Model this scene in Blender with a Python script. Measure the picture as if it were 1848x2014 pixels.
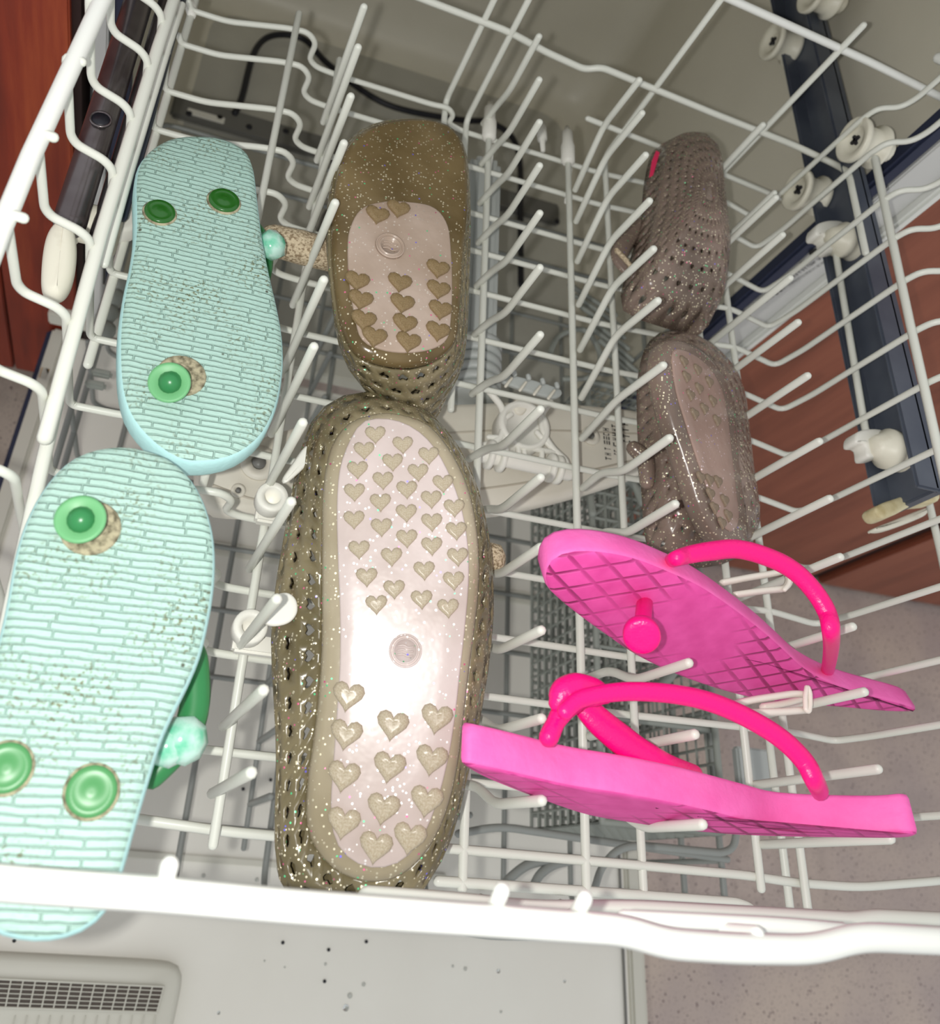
import bpy, bmesh, math, random
from mathutils import Vector, Matrix
random.seed(7)
for o in list(bpy.data.objects): bpy.data.objects.remove(o)
sc = bpy.context.scene
COL = sc.collection
S = 0.4                      # one design unit = 0.4 m (height of the lens above the rack floor)
# ------------------------------------------------------------------ camera
R = Matrix(((0.94442291, -0.20809741, -0.25448151), (0.05792699, 0.86736314, -0.49429309), (0.323589, 0.45208037, 0.83121207)))
F = 1737.172; CX, CY = 847.85, 782.007
LENS = Vector((0, 0, 1))
cd = bpy.data.cameras.new('camera'); cam = bpy.data.objects.new('camera', cd); COL.objects.link(cam)
cam.matrix_world = Matrix.Translation(LENS * S) @ R.to_4x4()
cd.sensor_fit = 'HORIZONTAL'; cd.sensor_width = 36.0; cd.lens = F / 1848 * 36.0
cd.shift_x = (924 - CX) / 1848; cd.shift_y = (CY - 1007) / 1848
cd.clip_start = 0.01; cd.clip_end = 50
cd.dof.use_dof = True; cd.dof.focus_distance = 1.0 * S; cd.dof.aperture_fstop = 14.0
sc.camera = cam
# ------------------------------------------------------------------ world and flash
w = bpy.data.worlds.new('ambient_fill'); sc.world = w; w.use_nodes = True  # even ambient fill, added to lift the background beyond the flash
w.node_tree.nodes['Background'].inputs[0].default_value = (0.95, 0.97, 1.0, 1)
w.node_tree.nodes['Background'].inputs[1].default_value = 0.72
fl = bpy.data.lights.new('phone_flash', 'POINT'); fo = bpy.data.objects.new('phone_flash', fl); COL.objects.link(fo)
fl.energy = 5.0; fl.color = (1.0, 0.985, 0.95); fl.shadow_soft_size = 0.003
fo.location = (LENS + R @ Vector((-0.04, 0.0, 0.0))) * S
sc.view_settings.view_transform = 'Standard'; sc.view_settings.look = 'None'
sc.view_settings.exposure = 0.0; sc.view_settings.gamma = 1.0; sc.view_settings.use_curve_mapping = False

# ------------------------------------------------------------------ helpers
def ray(p): return R @ Vector((p[0] - CX, -(p[1] - CY), -F))
def P(px, py, x=None, y=None, z=None):
    """point on the plane x=, y= or z= (design units) that the photograph shows at this pixel"""
    d = ray((px, py))
    t = x / d.x if x is not None else y / d.y if y is not None else (z - 1) / d.z
    return LENS + d * t
def PP(px, py, o, n):
    d = ray((px, py)); return LENS + d * ((o - LENS).dot(n) / d.dot(n))
def pix(pts, **k): return [P(a, b, **k) for a, b in pts]

def lin(c):
    return tuple((v / 255 / 12.92 if v <= 10 else ((v / 255 + 0.055) / 1.055) ** 2.4) for v in c) + (1,)
def nodes(m):
    m.use_nodes = True; nt = m.node_tree; return nt, nt.nodes['Principled BSDF']
def mat(name, c, rough=0.45, metal=0.0, spec=0.5, trans=0.0, sss=0.0, coat=0.0, noise=None, bump=None, ior=1.45):
    m = bpy.data.materials.new(name); nt, b = nodes(m)
    b.inputs['Base Color'].default_value = lin(c); b.inputs['Roughness'].default_value = rough
    b.inputs['Metallic'].default_value = metal; b.inputs['Specular IOR Level'].default_value = spec
    b.inputs['Transmission Weight'].default_value = trans; b.inputs['Coat Weight'].default_value = coat; b.inputs['IOR'].default_value = ior
    if sss:
        b.inputs['Subsurface Weight'].default_value = sss; b.inputs['Subsurface Radius'].default_value = (1, 1, 1); b.inputs['Subsurface Scale'].default_value = 0.003
    tc = nt.nodes.new('ShaderNodeTexCoord')
    if noise:
        sc_, c2, lo, hi = noise
        n = nt.nodes.new('ShaderNodeTexNoise'); n.inputs['Scale'].default_value = sc_; n.inputs['Detail'].default_value = 5
        nt.links.new(tc.outputs['Object'], n.inputs['Vector'])
        r = nt.nodes.new('ShaderNodeValToRGB'); r.color_ramp.elements[0].position = lo; r.color_ramp.elements[1].position = hi
        r.color_ramp.elements[0].color = lin(c2); r.color_ramp.elements[1].color = lin(c)
        nt.links.new(n.outputs['Fac'], r.inputs['Fac']); nt.links.new(r.outputs['Color'], b.inputs['Base Color'])
    if bump:
        sc_, st = bump
        n = nt.nodes.new('ShaderNodeTexNoise'); n.inputs['Scale'].default_value = sc_; n.inputs['Detail'].default_value = 3
        nt.links.new(tc.outputs['Object'], n.inputs['Vector'])
        bp = nt.nodes.new('ShaderNodeBump'); bp.inputs['Strength'].default_value = st; bp.inputs['Distance'].default_value = 0.001
        nt.links.new(n.outputs['Fac'], bp.inputs['Height']); nt.links.new(bp.outputs['Normal'], b.inputs['Normal'])
    return m
def nd(nt, t, **k):
    n = nt.nodes.new(t)
    for a, v in k.items():
        if hasattr(n, a): setattr(n, a, v)
        else: n.inputs[a].default_value = v
    return n
def ramp(nt, src, stops, interp='LINEAR'):
    r = nt.nodes.new('ShaderNodeValToRGB'); r.color_ramp.interpolation = interp
    while len(r.color_ramp.elements) < len(stops): r.color_ramp.elements.new(0.5)
    for e, (p, c) in zip(r.color_ramp.elements, stops): e.position = p; e.color = c
    nt.links.new(src, r.inputs['Fac']); return r.outputs['Color']
def mix(nt, fac, a, b, kind='MIX'):
    m = nt.nodes.new('ShaderNodeMix'); m.data_type = 'RGBA'; m.blend_type = kind
    for s, v in ((m.inputs[0], fac), (m.inputs[6], a), (m.inputs[7], b)):
        if isinstance(v, (int, float, tuple)): s.default_value = v
        else: nt.links.new(v, s)
    return m.outputs[2]

M = {}
M['wire'] = mat('rack_nylon', (216, 217, 206), 0.34, spec=0.45)
M['rim'] = mat('rim_nylon', (228, 229, 222), 0.32, spec=0.5)
M['low'] = mat('shaded_lower_rack_nylon', (140, 143, 138), 0.4)  # grey has the shadow under the upper rack put into the colour
M['basket'] = mat('basket_plastic', (142, 146, 138), 0.5)
M['arm'] = mat('arm_plastic', (222, 217, 203), 0.5, noise=(14, (206, 200, 184), 0.3, 0.6))
M['armd'] = mat('arm_seam', (184, 176, 160), 0.5)
M['grey'] = mat('grey_pipe', (176, 180, 176), 0.45)
M['clip'] = mat('clip_plastic', (228, 226, 216), 0.45)
M['bandc'] = mat('band_plastic', (232, 224, 212), 0.3)
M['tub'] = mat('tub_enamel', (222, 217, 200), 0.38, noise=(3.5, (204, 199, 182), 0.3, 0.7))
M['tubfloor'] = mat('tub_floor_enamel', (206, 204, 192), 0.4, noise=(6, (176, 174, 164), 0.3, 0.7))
M['door'] = mat('door_enamel', (234, 232, 222), 0.3, spec=0.5, noise=(9, (226, 223, 212), 0.25, 0.75))
M['doorrim'] = mat('door_edge_plastic', (205, 203, 190), 0.4)
M['frame'] = mat('front_frame_enamel', (206, 206, 202), 0.35)
M['gasket'] = mat('gasket_rubber', (42, 48, 70), 0.55)
M['navy'] = mat('rail_navy_plastic', (50, 57, 70), 0.35)  # plain dark navy for the rail flange
M['steel'] = mat('rail_steel', (128, 122, 122), 0.24, metal=0.8, noise=(30, (84, 74, 76), 0.3, 0.7))
M['rail'] = mat('rail_channel_steel', (92, 98, 108), 0.32, metal=0.15, noise=(22, (66, 72, 86), 0.3, 0.7))
M['dark'] = mat('dark_rubber', (26, 26, 34), 0.4)
M['darkgap'] = mat('dark_gap', (40, 18, 14), 0.6)
M['greyd'] = mat('grille_shade', (84, 74, 66), 0.6)
M['plate'] = mat('dark_steel_plate', (112, 111, 106), 0.4)
M['cream'] = mat('cream_cap_plastic', (226, 222, 204), 0.4, noise=(40, (190, 180, 160), 0.22, 0.42))
M['sponge'] = mat('yellowed_plastic', (216, 206, 168), 0.6, noise=(60, (180, 164, 120), 0.35, 0.55))
M['green'] = mat('green_jelly', (54, 134, 78), 0.3, trans=0.2, spec=0.5)
M['greend'] = mat('dark_green_jelly', (30, 96, 22), 0.25, trans=0.1, spec=0.6, coat=0.4)
M['greenm'] = mat('dull_green_jelly', (76, 138, 84), 0.35, spec=0.4)
M['greenl'] = mat('pale_green_jelly', (112, 178, 122), 0.42, trans=0.15, spec=0.35)
M['mintgem'] = mat('mint_gem', (186, 222, 208), 0.15, spec=0.8, noise=(120, (90, 190, 150), 0.35, 0.6), coat=0.6)
M['hot'] = mat('hot_pink_rubber', (240, 8, 122), 0.3, spec=0.5, bump=(900, 0.25))
M['hole'] = mat('grimy_socket', (168, 160, 132), 0.8, noise=(400, (90, 84, 64), 0.35, 0.6))
M['ink'] = mat('black_ink', (28, 26, 26), 0.7)
M['beige'] = mat('beige_glitter_rubber', (206, 188, 158), 0.6, noise=(700, (140, 120, 92), 0.38, 0.55), bump=(900, 1.0))
M['drop'] = mat('water_drop', (235, 238, 236), 0.05, trans=0.9, ior=1.33)

def wood(name, c1, c2, c3):
    m = bpy.data.materials.new(name); nt, b = nodes(m)
    tc = nd(nt, 'ShaderNodeTexCoord'); mp = nd(nt, 'ShaderNodeMapping'); mp.inputs['Scale'].default_value = (26, 26, 2.2)
    nt.links.new(tc.outputs['Object'], mp.inputs['Vector'])
    n = nd(nt, 'ShaderNodeTexNoise', Scale=1.6, Detail=8.0, Roughness=0.6); nt.links.new(mp.outputs[0], n.inputs['Vector'])
    c = ramp(nt, n.outputs['Fac'], [(0.3, lin(c1)), (0.52, lin(c2)), (0.72, lin(c3))])
    nt.links.new(c, b.inputs['Base Color']); b.inputs['Roughness'].default_value = 0.42
    return m
M['woodR'] = wood('mahogany_cabinet', (122, 66, 46), (142, 80, 58), (152, 90, 66))
M['woodL'] = wood('dark_mahogany', (92, 26, 14), (134, 46, 22), (164, 74, 36))

def lino():
    m = bpy.data.materials.new('speckled_linoleum'); nt, b = nodes(m)
    tc = nd(nt, 'ShaderNodeTexCoord')
    n = nd(nt, 'ShaderNodeTexNoise', Scale=7.0, Detail=3.0); nt.links.new(tc.outputs['Object'], n.inputs['Vector'])
    c = ramp(nt, n.outputs['Fac'], [(0.35, lin((186, 171, 164))), (0.65, lin((202, 186, 172)))])
    n2 = nd(nt, 'ShaderNodeTexNoise', Scale=420.0, Detail=2.0); nt.links.new(tc.outputs['Object'], n2.inputs['Vector'])
    c2 = ramp(nt, n2.outputs['Fac'], [(0.30, (1, 1, 1, 1)), (0.40, (0, 0, 0, 1))])
    c = mix(nt, c2, c, lin((140, 122, 118)))
    v = nd(nt, 'ShaderNodeTexVoronoi', Scale=120.0); nt.links.new(tc.outputs['Object'], v.inputs['Vector'])
    c3 = ramp(nt, v.outputs['Distance'], [(0.12, (1, 1, 1, 1)), (0.17, (0, 0, 0, 1))])
    c = mix(nt, c3, c, lin((104, 84, 84)))
    nt.links.new(c, b.inputs['Base Color']); b.inputs['Roughness'].default_value = 0.42
    return m
M['floor'] = lino()

def mint():
    m = bpy.data.materials.new('mint_foam_tread'); nt, b = nodes(m)
    uv = nd(nt, 'ShaderNodeTexCoord')
    n0 = nd(nt, 'ShaderNodeTexNoise', Scale=1.2, Detail=2.0); nt.links.new(uv.outputs['UV'], n0.inputs['Vector'])
    mp = nd(nt, 'ShaderNodeMapping'); mp.inputs['Rotation'].default_value = (0, 0, math.radians(2)); nt.links.new(uv.outputs['UV'], mp.inputs['Vector'])
    wob = nd(nt, 'ShaderNodeTexNoise', Scale=38.0, Detail=2.0); nt.links.new(uv.outputs['UV'], wob.inputs['Vector'])
    wsc = nd(nt, 'ShaderNodeVectorMath'); wsc.operation = 'SCALE'; wsc.inputs['Scale'].default_value = 0.004; nt.links.new(wob.outputs['Color'], wsc.inputs[0])
    wad = nd(nt, 'ShaderNodeVectorMath'); wad.operation = 'ADD'; nt.links.new(mp.outputs[0], wad.inputs[0]); nt.links.new(wsc.outputs[0], wad.inputs[1])
    br = nd(nt, 'ShaderNodeTexBrick'); br.inputs['Scale'].default_value = 1.0
    br.inputs['Brick Width'].default_value = 0.052; br.inputs['Row Height'].default_value = 0.0064; br.inputs['Mortar Size'].default_value = 0.0012; br.offset = 0.37; br.offset_frequency = 2; br.squash = 0.7; br.squash_frequency = 3
    br.inputs['Mortar Smooth'].default_value = 0.7; br.inputs['Color1'].default_value = (1, 1, 1, 1); br.inputs['Color2'].default_value = (0.86, 0.86, 0.86, 1); br.inputs['Mortar'].default_value = (0, 0, 0, 1)
    nt.links.new(wad.outputs[0], br.inputs['Vector'])
    nf = nd(nt, 'ShaderNodeTexNoise', Scale=260.0, Detail=4.0); nt.links.new(uv.outputs['UV'], nf.inputs['Vector'])
    col = mix(nt, br.outputs['Color'], lin((146, 178, 165)), lin((168, 200, 188)))
    nd2 = nd(nt, 'ShaderNodeTexNoise', Scale=14.0, Detail=2.0); nt.links.new(uv.outputs['UV'], nd2.inputs['Vector'])
    big = ramp(nt, nd2.outputs['Fac'], [(0.40, (0, 0, 0, 1)), (0.66, (1, 1, 1, 1))])
    sp = ramp(nt, nf.outputs['Fac'], [(0.38, (1, 1, 1, 1)), (0.46, (0, 0, 0, 1))])
    dirt = mix(nt, 1.0, big, sp, 'MULTIPLY')
    col = mix(nt, dirt, col, lin((112, 118, 88)))
    v = nd(nt, 'ShaderNodeTexVoronoi', Scale=26.0); nt.links.new(uv.outputs['UV'], v.inputs['Vector'])
    s2 = ramp(nt, v.outputs['Distance'], [(0.035, (1, 1, 1, 1)), (0.06, (0, 0, 0, 1))])
    col = mix(nt, s2, col, lin((78, 84, 70)))
    nt.links.new(col, b.inputs['Base Color']); b.inputs['Roughness'].default_value = 0.62
    h = mix(nt, 0.3, br.outputs['Color'], nf.outputs['Fac'])
    bp = nd(nt, 'ShaderNodeBump', Strength=0.9, Distance=0.0012); nt.links.new(h, bp.inputs['Height']); nt.links.new(bp.outputs['Normal'], b.inputs['Normal'])
    return m
M['mint'] = mint()
M['mintside'] = mat('mint_foam', (176, 218, 216), 0.6, bump=(500, 0.2))

def pink():
    m = bpy.data.materials.new('pink_foam_tread'); nt, b = nodes(m)
    uv = nd(nt, 'ShaderNodeTexCoord')
    hs = []
    for ang in (28, -32):
        mp = nd(nt, 'ShaderNodeMapping'); mp.inputs['Rotation'].default_value = (0, 0, math.radians(ang)); nt.links.new(uv.outputs['UV'], mp.inputs['Vector'])
        wv = nd(nt, 'ShaderNodeTexWave', Scale=13.0, Distortion=0.6); wv.wave_type = 'BANDS'; wv.bands_direction = 'X'; nt.links.new(mp.outputs[0], wv.inputs['Vector'])
        hs.append(ramp(nt, wv.outputs['Fac'], [(0.0, (0, 0, 0, 1)), (0.10, (1, 1, 1, 1))]))
    h = mix(nt, 1.0, hs[0], hs[1], 'DARKEN')
    wear = nd(nt, 'ShaderNodeTexNoise', Scale=5.0, Detail=2.0); nt.links.new(uv.outputs['UV'], wear.inputs['Vector'])
    wm = ramp(nt, wear.outputs['Fac'], [(0.42, (0, 0, 0, 1)), (0.62, (1, 1, 1, 1))])
    h = mix(nt, wm, h, (1, 1, 1, 1))
    n = nd(nt, 'ShaderNodeTexNoise', Scale=40.0, Detail=4.0); nt.links.new(uv.outputs['UV'], n.inputs['Vector'])
    base = ramp(nt, n.outputs['Fac'], [(0.3, lin((216, 66, 150))), (0.7, lin((232, 84, 168)))])
    col = mix(nt, h, lin((160, 34, 104)), base)
    nt.links.new(col, b.inputs['Base Color']); b.inputs['Roughness'].default_value = 0.6
    bp = nd(nt, 'ShaderNodeBump', Strength=0.8, Distance=0.001); nt.links.new(h, bp.inputs['Height']); nt.links.new(bp.outputs['Normal'], b.inputs['Normal'])
    return m
M['pink'] = pink()
M['pinkside'] = mat('pink_foam', (244, 112, 186), 0.6, noise=(60, (236, 96, 172), 0.3, 0.7), bump=(300, 0.3))

def glitter(name, base, base2, trans, flake=(236, 226, 196), rough=0.22, dens=0.5, alpha=1.0):
    m = bpy.data.materials.new(name); nt, b = nodes(m)
    tc = nd(nt, 'ShaderNodeTexCoord')
    n = nd(nt, 'ShaderNodeTexNoise', Scale=22.0, Detail=3.0); nt.links.new(tc.outputs['Object'], n.inputs['Vector'])
    c = ramp(nt, n.outputs['Fac'], [(0.32, lin(base)), (0.68, lin(base2))])
    v = nd(nt, 'ShaderNodeTexVoronoi', Scale=780.0); nt.links.new(tc.outputs['Object'], v.inputs['Vector'])
    sep = nd(nt, 'ShaderNodeSeparateColor'); nt.links.new(v.outputs['Color'], sep.inputs[0])
    sel = ramp(nt, sep.outputs[0], [(1 - 0.16 * dens, (0, 0, 0, 1)), (1 - 0.14 * dens, (1, 1, 1, 1))])
    near = ramp(nt, v.outputs['Distance'], [(0.30, (1, 1, 1, 1)), (0.40, (0, 0, 0, 1))])
    fac = mix(nt, 1.0, sel, near, 'MULTIPLY')
    hue = ramp(nt, sep.outputs[1], [(0.0, lin(flake)), (0.80, lin(flake)), (0.86, lin((120, 240, 170))), (0.92, lin((250, 130, 170))), (0.97, lin((150, 140, 250)))], 'CONSTANT')
    col = mix(nt, fac, c, hue)
    nt.links.new(col, b.inputs['Base Color'])
    nt.links.new(fac, b.inputs['Metallic'])
    rg = ramp(nt, fac, [(0, (rough,) * 3 + (1,)), (1, (0.5, 0.5, 0.5, 1))]); nt.links.new(rg, b.inputs['Roughness'])
    b.inputs['Transmission Weight'].default_value = trans; b.inputs['IOR'].default_value = 1.25
    b.inputs['Coat Weight'].default_value = 0.35; b.inputs['Coat Roughness'].default_value = 0.25
    n3 = nd(nt, 'ShaderNodeTexNoise', Scale=130.0, Detail=2.0); nt.links.new(tc.outputs['Object'], n3.inputs['Vector'])
    bp = nd(nt, 'ShaderNodeBump', Strength=0.35, Distance=0.0012); nt.links.new(n3.outputs['Fac'], bp.inputs['Height']); nt.links.new(bp.outputs['Normal'], b.inputs['Normal'])
    return m
M['jelly'] = glitter('brown_glitter_jelly', (104, 94, 66), (146, 134, 104), 0.2, dens=2.0)
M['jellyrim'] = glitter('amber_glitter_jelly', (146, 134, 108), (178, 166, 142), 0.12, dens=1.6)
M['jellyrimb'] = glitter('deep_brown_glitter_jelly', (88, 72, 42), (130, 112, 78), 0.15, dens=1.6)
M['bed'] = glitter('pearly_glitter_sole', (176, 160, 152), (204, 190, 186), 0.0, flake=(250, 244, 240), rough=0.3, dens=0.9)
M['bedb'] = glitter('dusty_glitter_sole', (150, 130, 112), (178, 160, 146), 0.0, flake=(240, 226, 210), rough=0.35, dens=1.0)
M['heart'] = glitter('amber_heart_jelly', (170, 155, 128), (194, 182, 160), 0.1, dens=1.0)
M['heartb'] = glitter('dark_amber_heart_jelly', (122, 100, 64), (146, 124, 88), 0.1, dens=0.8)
M['jelly2'] = glitter('smoky_pink_glitter_jelly', (112, 97, 86), (150, 130, 118), 0.15, dens=2.2)
M['bed2'] = glitter('smoky_pink_sole', (146, 122, 110), (172, 146, 134), 0.05, flake=(240, 220, 220), dens=0.9)
M['heart2'] = glitter('smoky_heart_jelly', (126, 108, 88), (150, 132, 110), 0.1, dens=1.0)

# ---- object makers
def setp(o, label=None, cat=None, group=None, kind=None):
    if label: o['label'] = label
    if cat: o['category'] = cat
    if group: o['group'] = group
    if kind: o['kind'] = kind
    return o
def thing(name, loc, label=None, cat=None, group=None, kind=None):
    o = bpy.data.objects.new(name, None); COL.objects.link(o); o.location = Vector(loc) * S; o.empty_display_size = 0.02
    return setp(o, label, cat, group, kind)
def link(name, me, m, parent=None, smooth=True):
    me.materials.append(M[m] if isinstance(m, str) else m)
    if smooth:
        for p in me.polygons: p.use_smooth = True
    o = bpy.data.objects.new(name, me); COL.objects.link(o)
    if parent is not None:
        o.parent = parent
        wm = parent_world(parent); o.matrix_parent_inverse = wm.inverted()
    return o
def parent_world(o):
    m = Matrix.Translation(o.location)
    return (parent_world(o.parent) @ o.matrix_parent_inverse @ m) if o.parent else m
def obj(name, verts, faces, m, parent=None, smooth=True, origin=None):
    """verts in design units, world space"""
    vs = [Vector(v) * S for v in verts]
    if origin is None:
        c = Vector((0, 0, 0))
        for v in vs: c += v
        c /= max(1, len(vs))
    else: c = Vector(origin) * S
    if parent is None or True:
        me = bpy.data.meshes.new(name); me.from_pydata([v - c for v in vs], [], faces); me.update()
        o = link(name, me, m, parent, smooth); o.location = c
        if parent is not None:
            o.matrix_parent_inverse = parent_world(parent).inverted()
    return o
def fillet(pts, rad):
    pts = [Vector(p) for p in pts]
    if rad <= 0 or len(pts) < 3: return pts
    out = [pts[0]]
    for i in range(1, len(pts) - 1):
        a, b, c = pts[i - 1], pts[i], pts[i + 1]
        la, lc = (a - b).length, (c - b).length
        if la < 1e-6 or lc < 1e-6: continue
        r = min(rad, la * 0.48, lc * 0.48)
        p0 = b + (a - b) / la * r; p1 = b + (c - b) / lc * r
        for k in range(5):
            t = k / 4; out.append(p0 * (1 - t) ** 2 + b * 2 * t * (1 - t) + p1 * t * t)
    out.append(pts[-1]); return out
def tube_geo(pts, r, sides=8, flat=None, cap=True):
    n = len(pts); rr = r if isinstance(r, (list, tuple)) else [r] * n
    T = [(pts[min(i + 1, n - 1)] - pts[max(i - 1, 0)]).normalized() for i in range(n)]
    up = Vector((0, 0, 1)) if abs(T[0].z) < 0.9 else Vector((1, 0, 0))
    N = (up - T[0] * up.dot(T[0])).normalized()
    secs = []
    for i in range(n):
        N = (N - T[i] * N.dot(T[i])).normalized(); B = T[i].cross(N)
        secs.append((pts[i], N.copy(), B, rr[i]))
    if cap:
        p, N0, B0, r0 = secs[0]; p1, N1, B1, r1 = secs[-1]
        secs = [(p - T[0] * r0 * 0.8, N0, B0, r0 * 0.35), (p - T[0] * r0 * 0.5, N0, B0, r0 * 0.8)] + secs + [(p1 + T[-1] * r1 * 0.5, N1, B1, r1 * 0.8), (p1 + T[-1] * r1 * 0.8, N1, B1, r1 * 0.35)]
    vs, fs = [], []
    for p, N_, B_, q in secs:
        for k in range(sides):
            a = 2 * math.pi * k / sides
            vs.append(p + N_ * (math.cos(a) * q * (flat or 1)) + B_ * (math.sin(a) * q))
    m = len(secs)
    for i in range(m - 1):
        for k in range(sides):
            k2 = (k + 1) % sides
            fs.append((i * sides + k, i * sides + k2, (i + 1) * sides + k2, (i + 1) * sides + k))
    fs.append(tuple(range(sides - 1, -1, -1))); fs.append(tuple((m - 1) * sides + k for k in range(sides)))
    return vs, fs
def tube(name, pts, r, m='wire', parent=None, rad=0.02, sides=8, flat=None, smooth_path=False):
    pts = [Vector(p) for p in pts]
    pts = crom(pts, 8) if smooth_path else fillet(pts, rad)
    if isinstance(r, (list, tuple)):
        n = len(pts); k = len(r) - 1
        r = [r[min(int(i / (n - 1) * k), k - 1)] * (1 - (i / (n - 1) * k - min(int(i / (n - 1) * k), k - 1))) + r[min(int(i / (n - 1) * k), k - 1) + 1] * (i / (n - 1) * k - min(int(i / (n - 1) * k), k - 1)) for i in range(n)]
    vs, fs = tube_geo(pts, r, sides, flat)
    return obj(name, vs, fs, m, parent)
def crom(pts, n, closed=False):
    out = []; L = len(pts)
    for i in range(L if closed else L - 1):
        p0 = pts[(i - 1) % L] if closed or i > 0 else pts[0]; p1 = pts[i]; p2 = pts[(i + 1) % L]
        p3 = pts[(i + 2) % L] if closed or i + 2 < L else pts[-1]
        for k in range(n):
            t = k / n
            out.append(0.5 * ((2 * p1) + (p2 - p0) * t + (2 * p0 - 5 * p1 + 4 * p2 - p3) * t * t + (3 * p1 - p0 - 3 * p2 + p3) * t ** 3))
    if not closed: out.append(pts[-1])
    return out
def resample(pts, n):
    L = len(pts); d = [0]
    for i in range(L): d.append(d[-1] + (pts[(i + 1) % L] - pts[i]).length)
    out = []; j = 0
    for k in range(n):
        t = d[-1] * k / n
        while d[j + 1] < t: j += 1
        f = (t - d[j]) / max(1e-9, d[j + 1] - d[j]); out.append(pts[j].lerp(pts[(j + 1) % L], f))
    return out
def box(name, c, sx, sy, sz, m, parent=None, axes=None, bev=0.0):
    """bevelled box; c centre, s full sizes"""
    bm = bmesh.new(); bmesh.ops.create_cube(bm, size=1)
    for v in bm.verts: v.co = Vector((v.co.x * sx, v.co.y * sy, v.co.z * sz)) * S
    if bev: bmesh.ops.bevel(bm, geom=bm.edges[:], offset=bev * S, segments=2, affect='EDGES')
    if axes: bmesh.ops.transform(bm, matrix=axes.to_4x4(), verts=bm.verts)
    me = bpy.data.meshes.new(name); bm.to_mesh(me); bm.free()
    o = link(name, me, m, parent, smooth=False); o.location = Vector(c) * S
    return o
def lathe(name, c, axis, prof, m, parent=None, seg=24):
    """prof: (along axis, radius)"""
    ax = Vector(axis).normalized(); u = Vector((0, 0, 1)) if abs(ax.z) < 0.9 else Vector((1, 0, 0))
    N = (u - ax * u.dot(ax)).normalized(); B = ax.cross(N); c = Vector(c)
    vs, fs = [], []
    for h, r in prof:
        for k in range(seg):
            a = 2 * math.pi * k / seg; vs.append(c + ax * h + (N * math.cos(a) + B * math.sin(a)) * max(r, 1e-4))
    for i in range(len(prof) - 1):
        for k in range(seg):
            k2 = (k + 1) % seg; fs.append((i * seg + k, i * seg + k2, (i + 1) * seg + k2, (i + 1) * seg + k))
    fs.append(tuple(range(seg - 1, -1, -1))); fs.append(tuple((len(prof) - 1) * seg + k for k in range(seg)))
    return obj(name, vs, fs, m, parent, origin=c)
def slab(name, outline, n, thick, m, m2=None, parent=None, round_=0.008, N=72, ulen=None, dish=0.0):
    """rounded slab: outline lies on the face that shows; n points out of that face; goes thick behind it"""
    n = Vector(n).normalized(); o = resample(crom([Vector(p) for p in outline], 8, True), N)
    c = Vector((0, 0, 0))
    for p in o: c += p
    c /= N
    # orientation
    A = Vector((0, 0, 0))
    for i in range(N): A += (o[i] - c).cross(o[(i + 1) % N] - c)
    if A.dot(n) < 0: o.reverse()
    inn = []
    for i in range(N):
        t = (o[(i + 1) % N] - o[i - 1]).normalized(); inn.append(n.cross(t).normalized())
    rings = []
    r = round_
    for off, dep in ((r, thick), (r * 0.3, thick - r * 0.3), (0, thick - r), (0, r), (r * 0.3, r * 0.3), (r, 0)):
        rings.append([o[i] + inn[i] * off - n * dep for i in range(N)])
    base = rings[-1]
    for s in (0.72, 0.42, 0.16):
        rings.append([c - n * dish * (1 - s) + (p - c) * s for p in base])
    vs = [v for rg in rings for v in rg]; fs = []; mi = []
    for j in range(len(rings) - 1):
        for i in range(N):
            i2 = (i + 1) % N; fs.append((j * N + i, j * N + i2, (j + 1) * N + i2, (j + 1) * N + i)); mi.append(0 if j >= 4 else 1)
    fs.append(tuple((len(rings) - 1) * N + i for i in range(N))); mi.append(0)
    fs.append(tuple(range(N - 1, -1, -1))); mi.append(1)
    ob = obj(name, vs, fs, m, parent, origin=c)
    if m2: ob.data.materials.append(M[m2]); ob.data.polygons.foreach_set('material_index', mi)
    # uv: u across, v along the longest axis
    u = Vector(ulen).normalized() if ulen else Vector((0, 1, 0)); u = (u - n * u.dot(n)).normalized(); vv = n.cross(u)
    lay = ob.data.uv_layers.new(name='UVMap')
    for lp in ob.data.loops:
        q = vs[lp.vertex_index] - c; lay.data[lp.index].uv = (q.dot(vv), q.dot(u))
    return ob
def quadstrip(name, rings, m, parent=None, closed=True, solid=0.0, smooth=True):
    N = len(rings[0]); vs = [v for r_ in rings for v in r_]; fs = []
    for j in range(len(rings) - 1):
        for i in range(N if closed else N - 1):
            i2 = (i + 1) % N; fs.append((j * N + i, j * N + i2, (j + 1) * N + i2, (j + 1) * N + i))
    o = obj(name, vs, fs, m, parent, smooth)
    if solid:
        md = o.modifiers.new('solid', 'SOLIDIFY'); md.thickness = solid * S; md.offset = 0
    return o
HEART = [(0.5, 0.22), (0.74, 0.44), (0.80, 0.62), (0.68, 0.76), (0.5, 0.66), (0.32, 0.76), (0.20, 0.62), (0.26, 0.44)]
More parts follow.
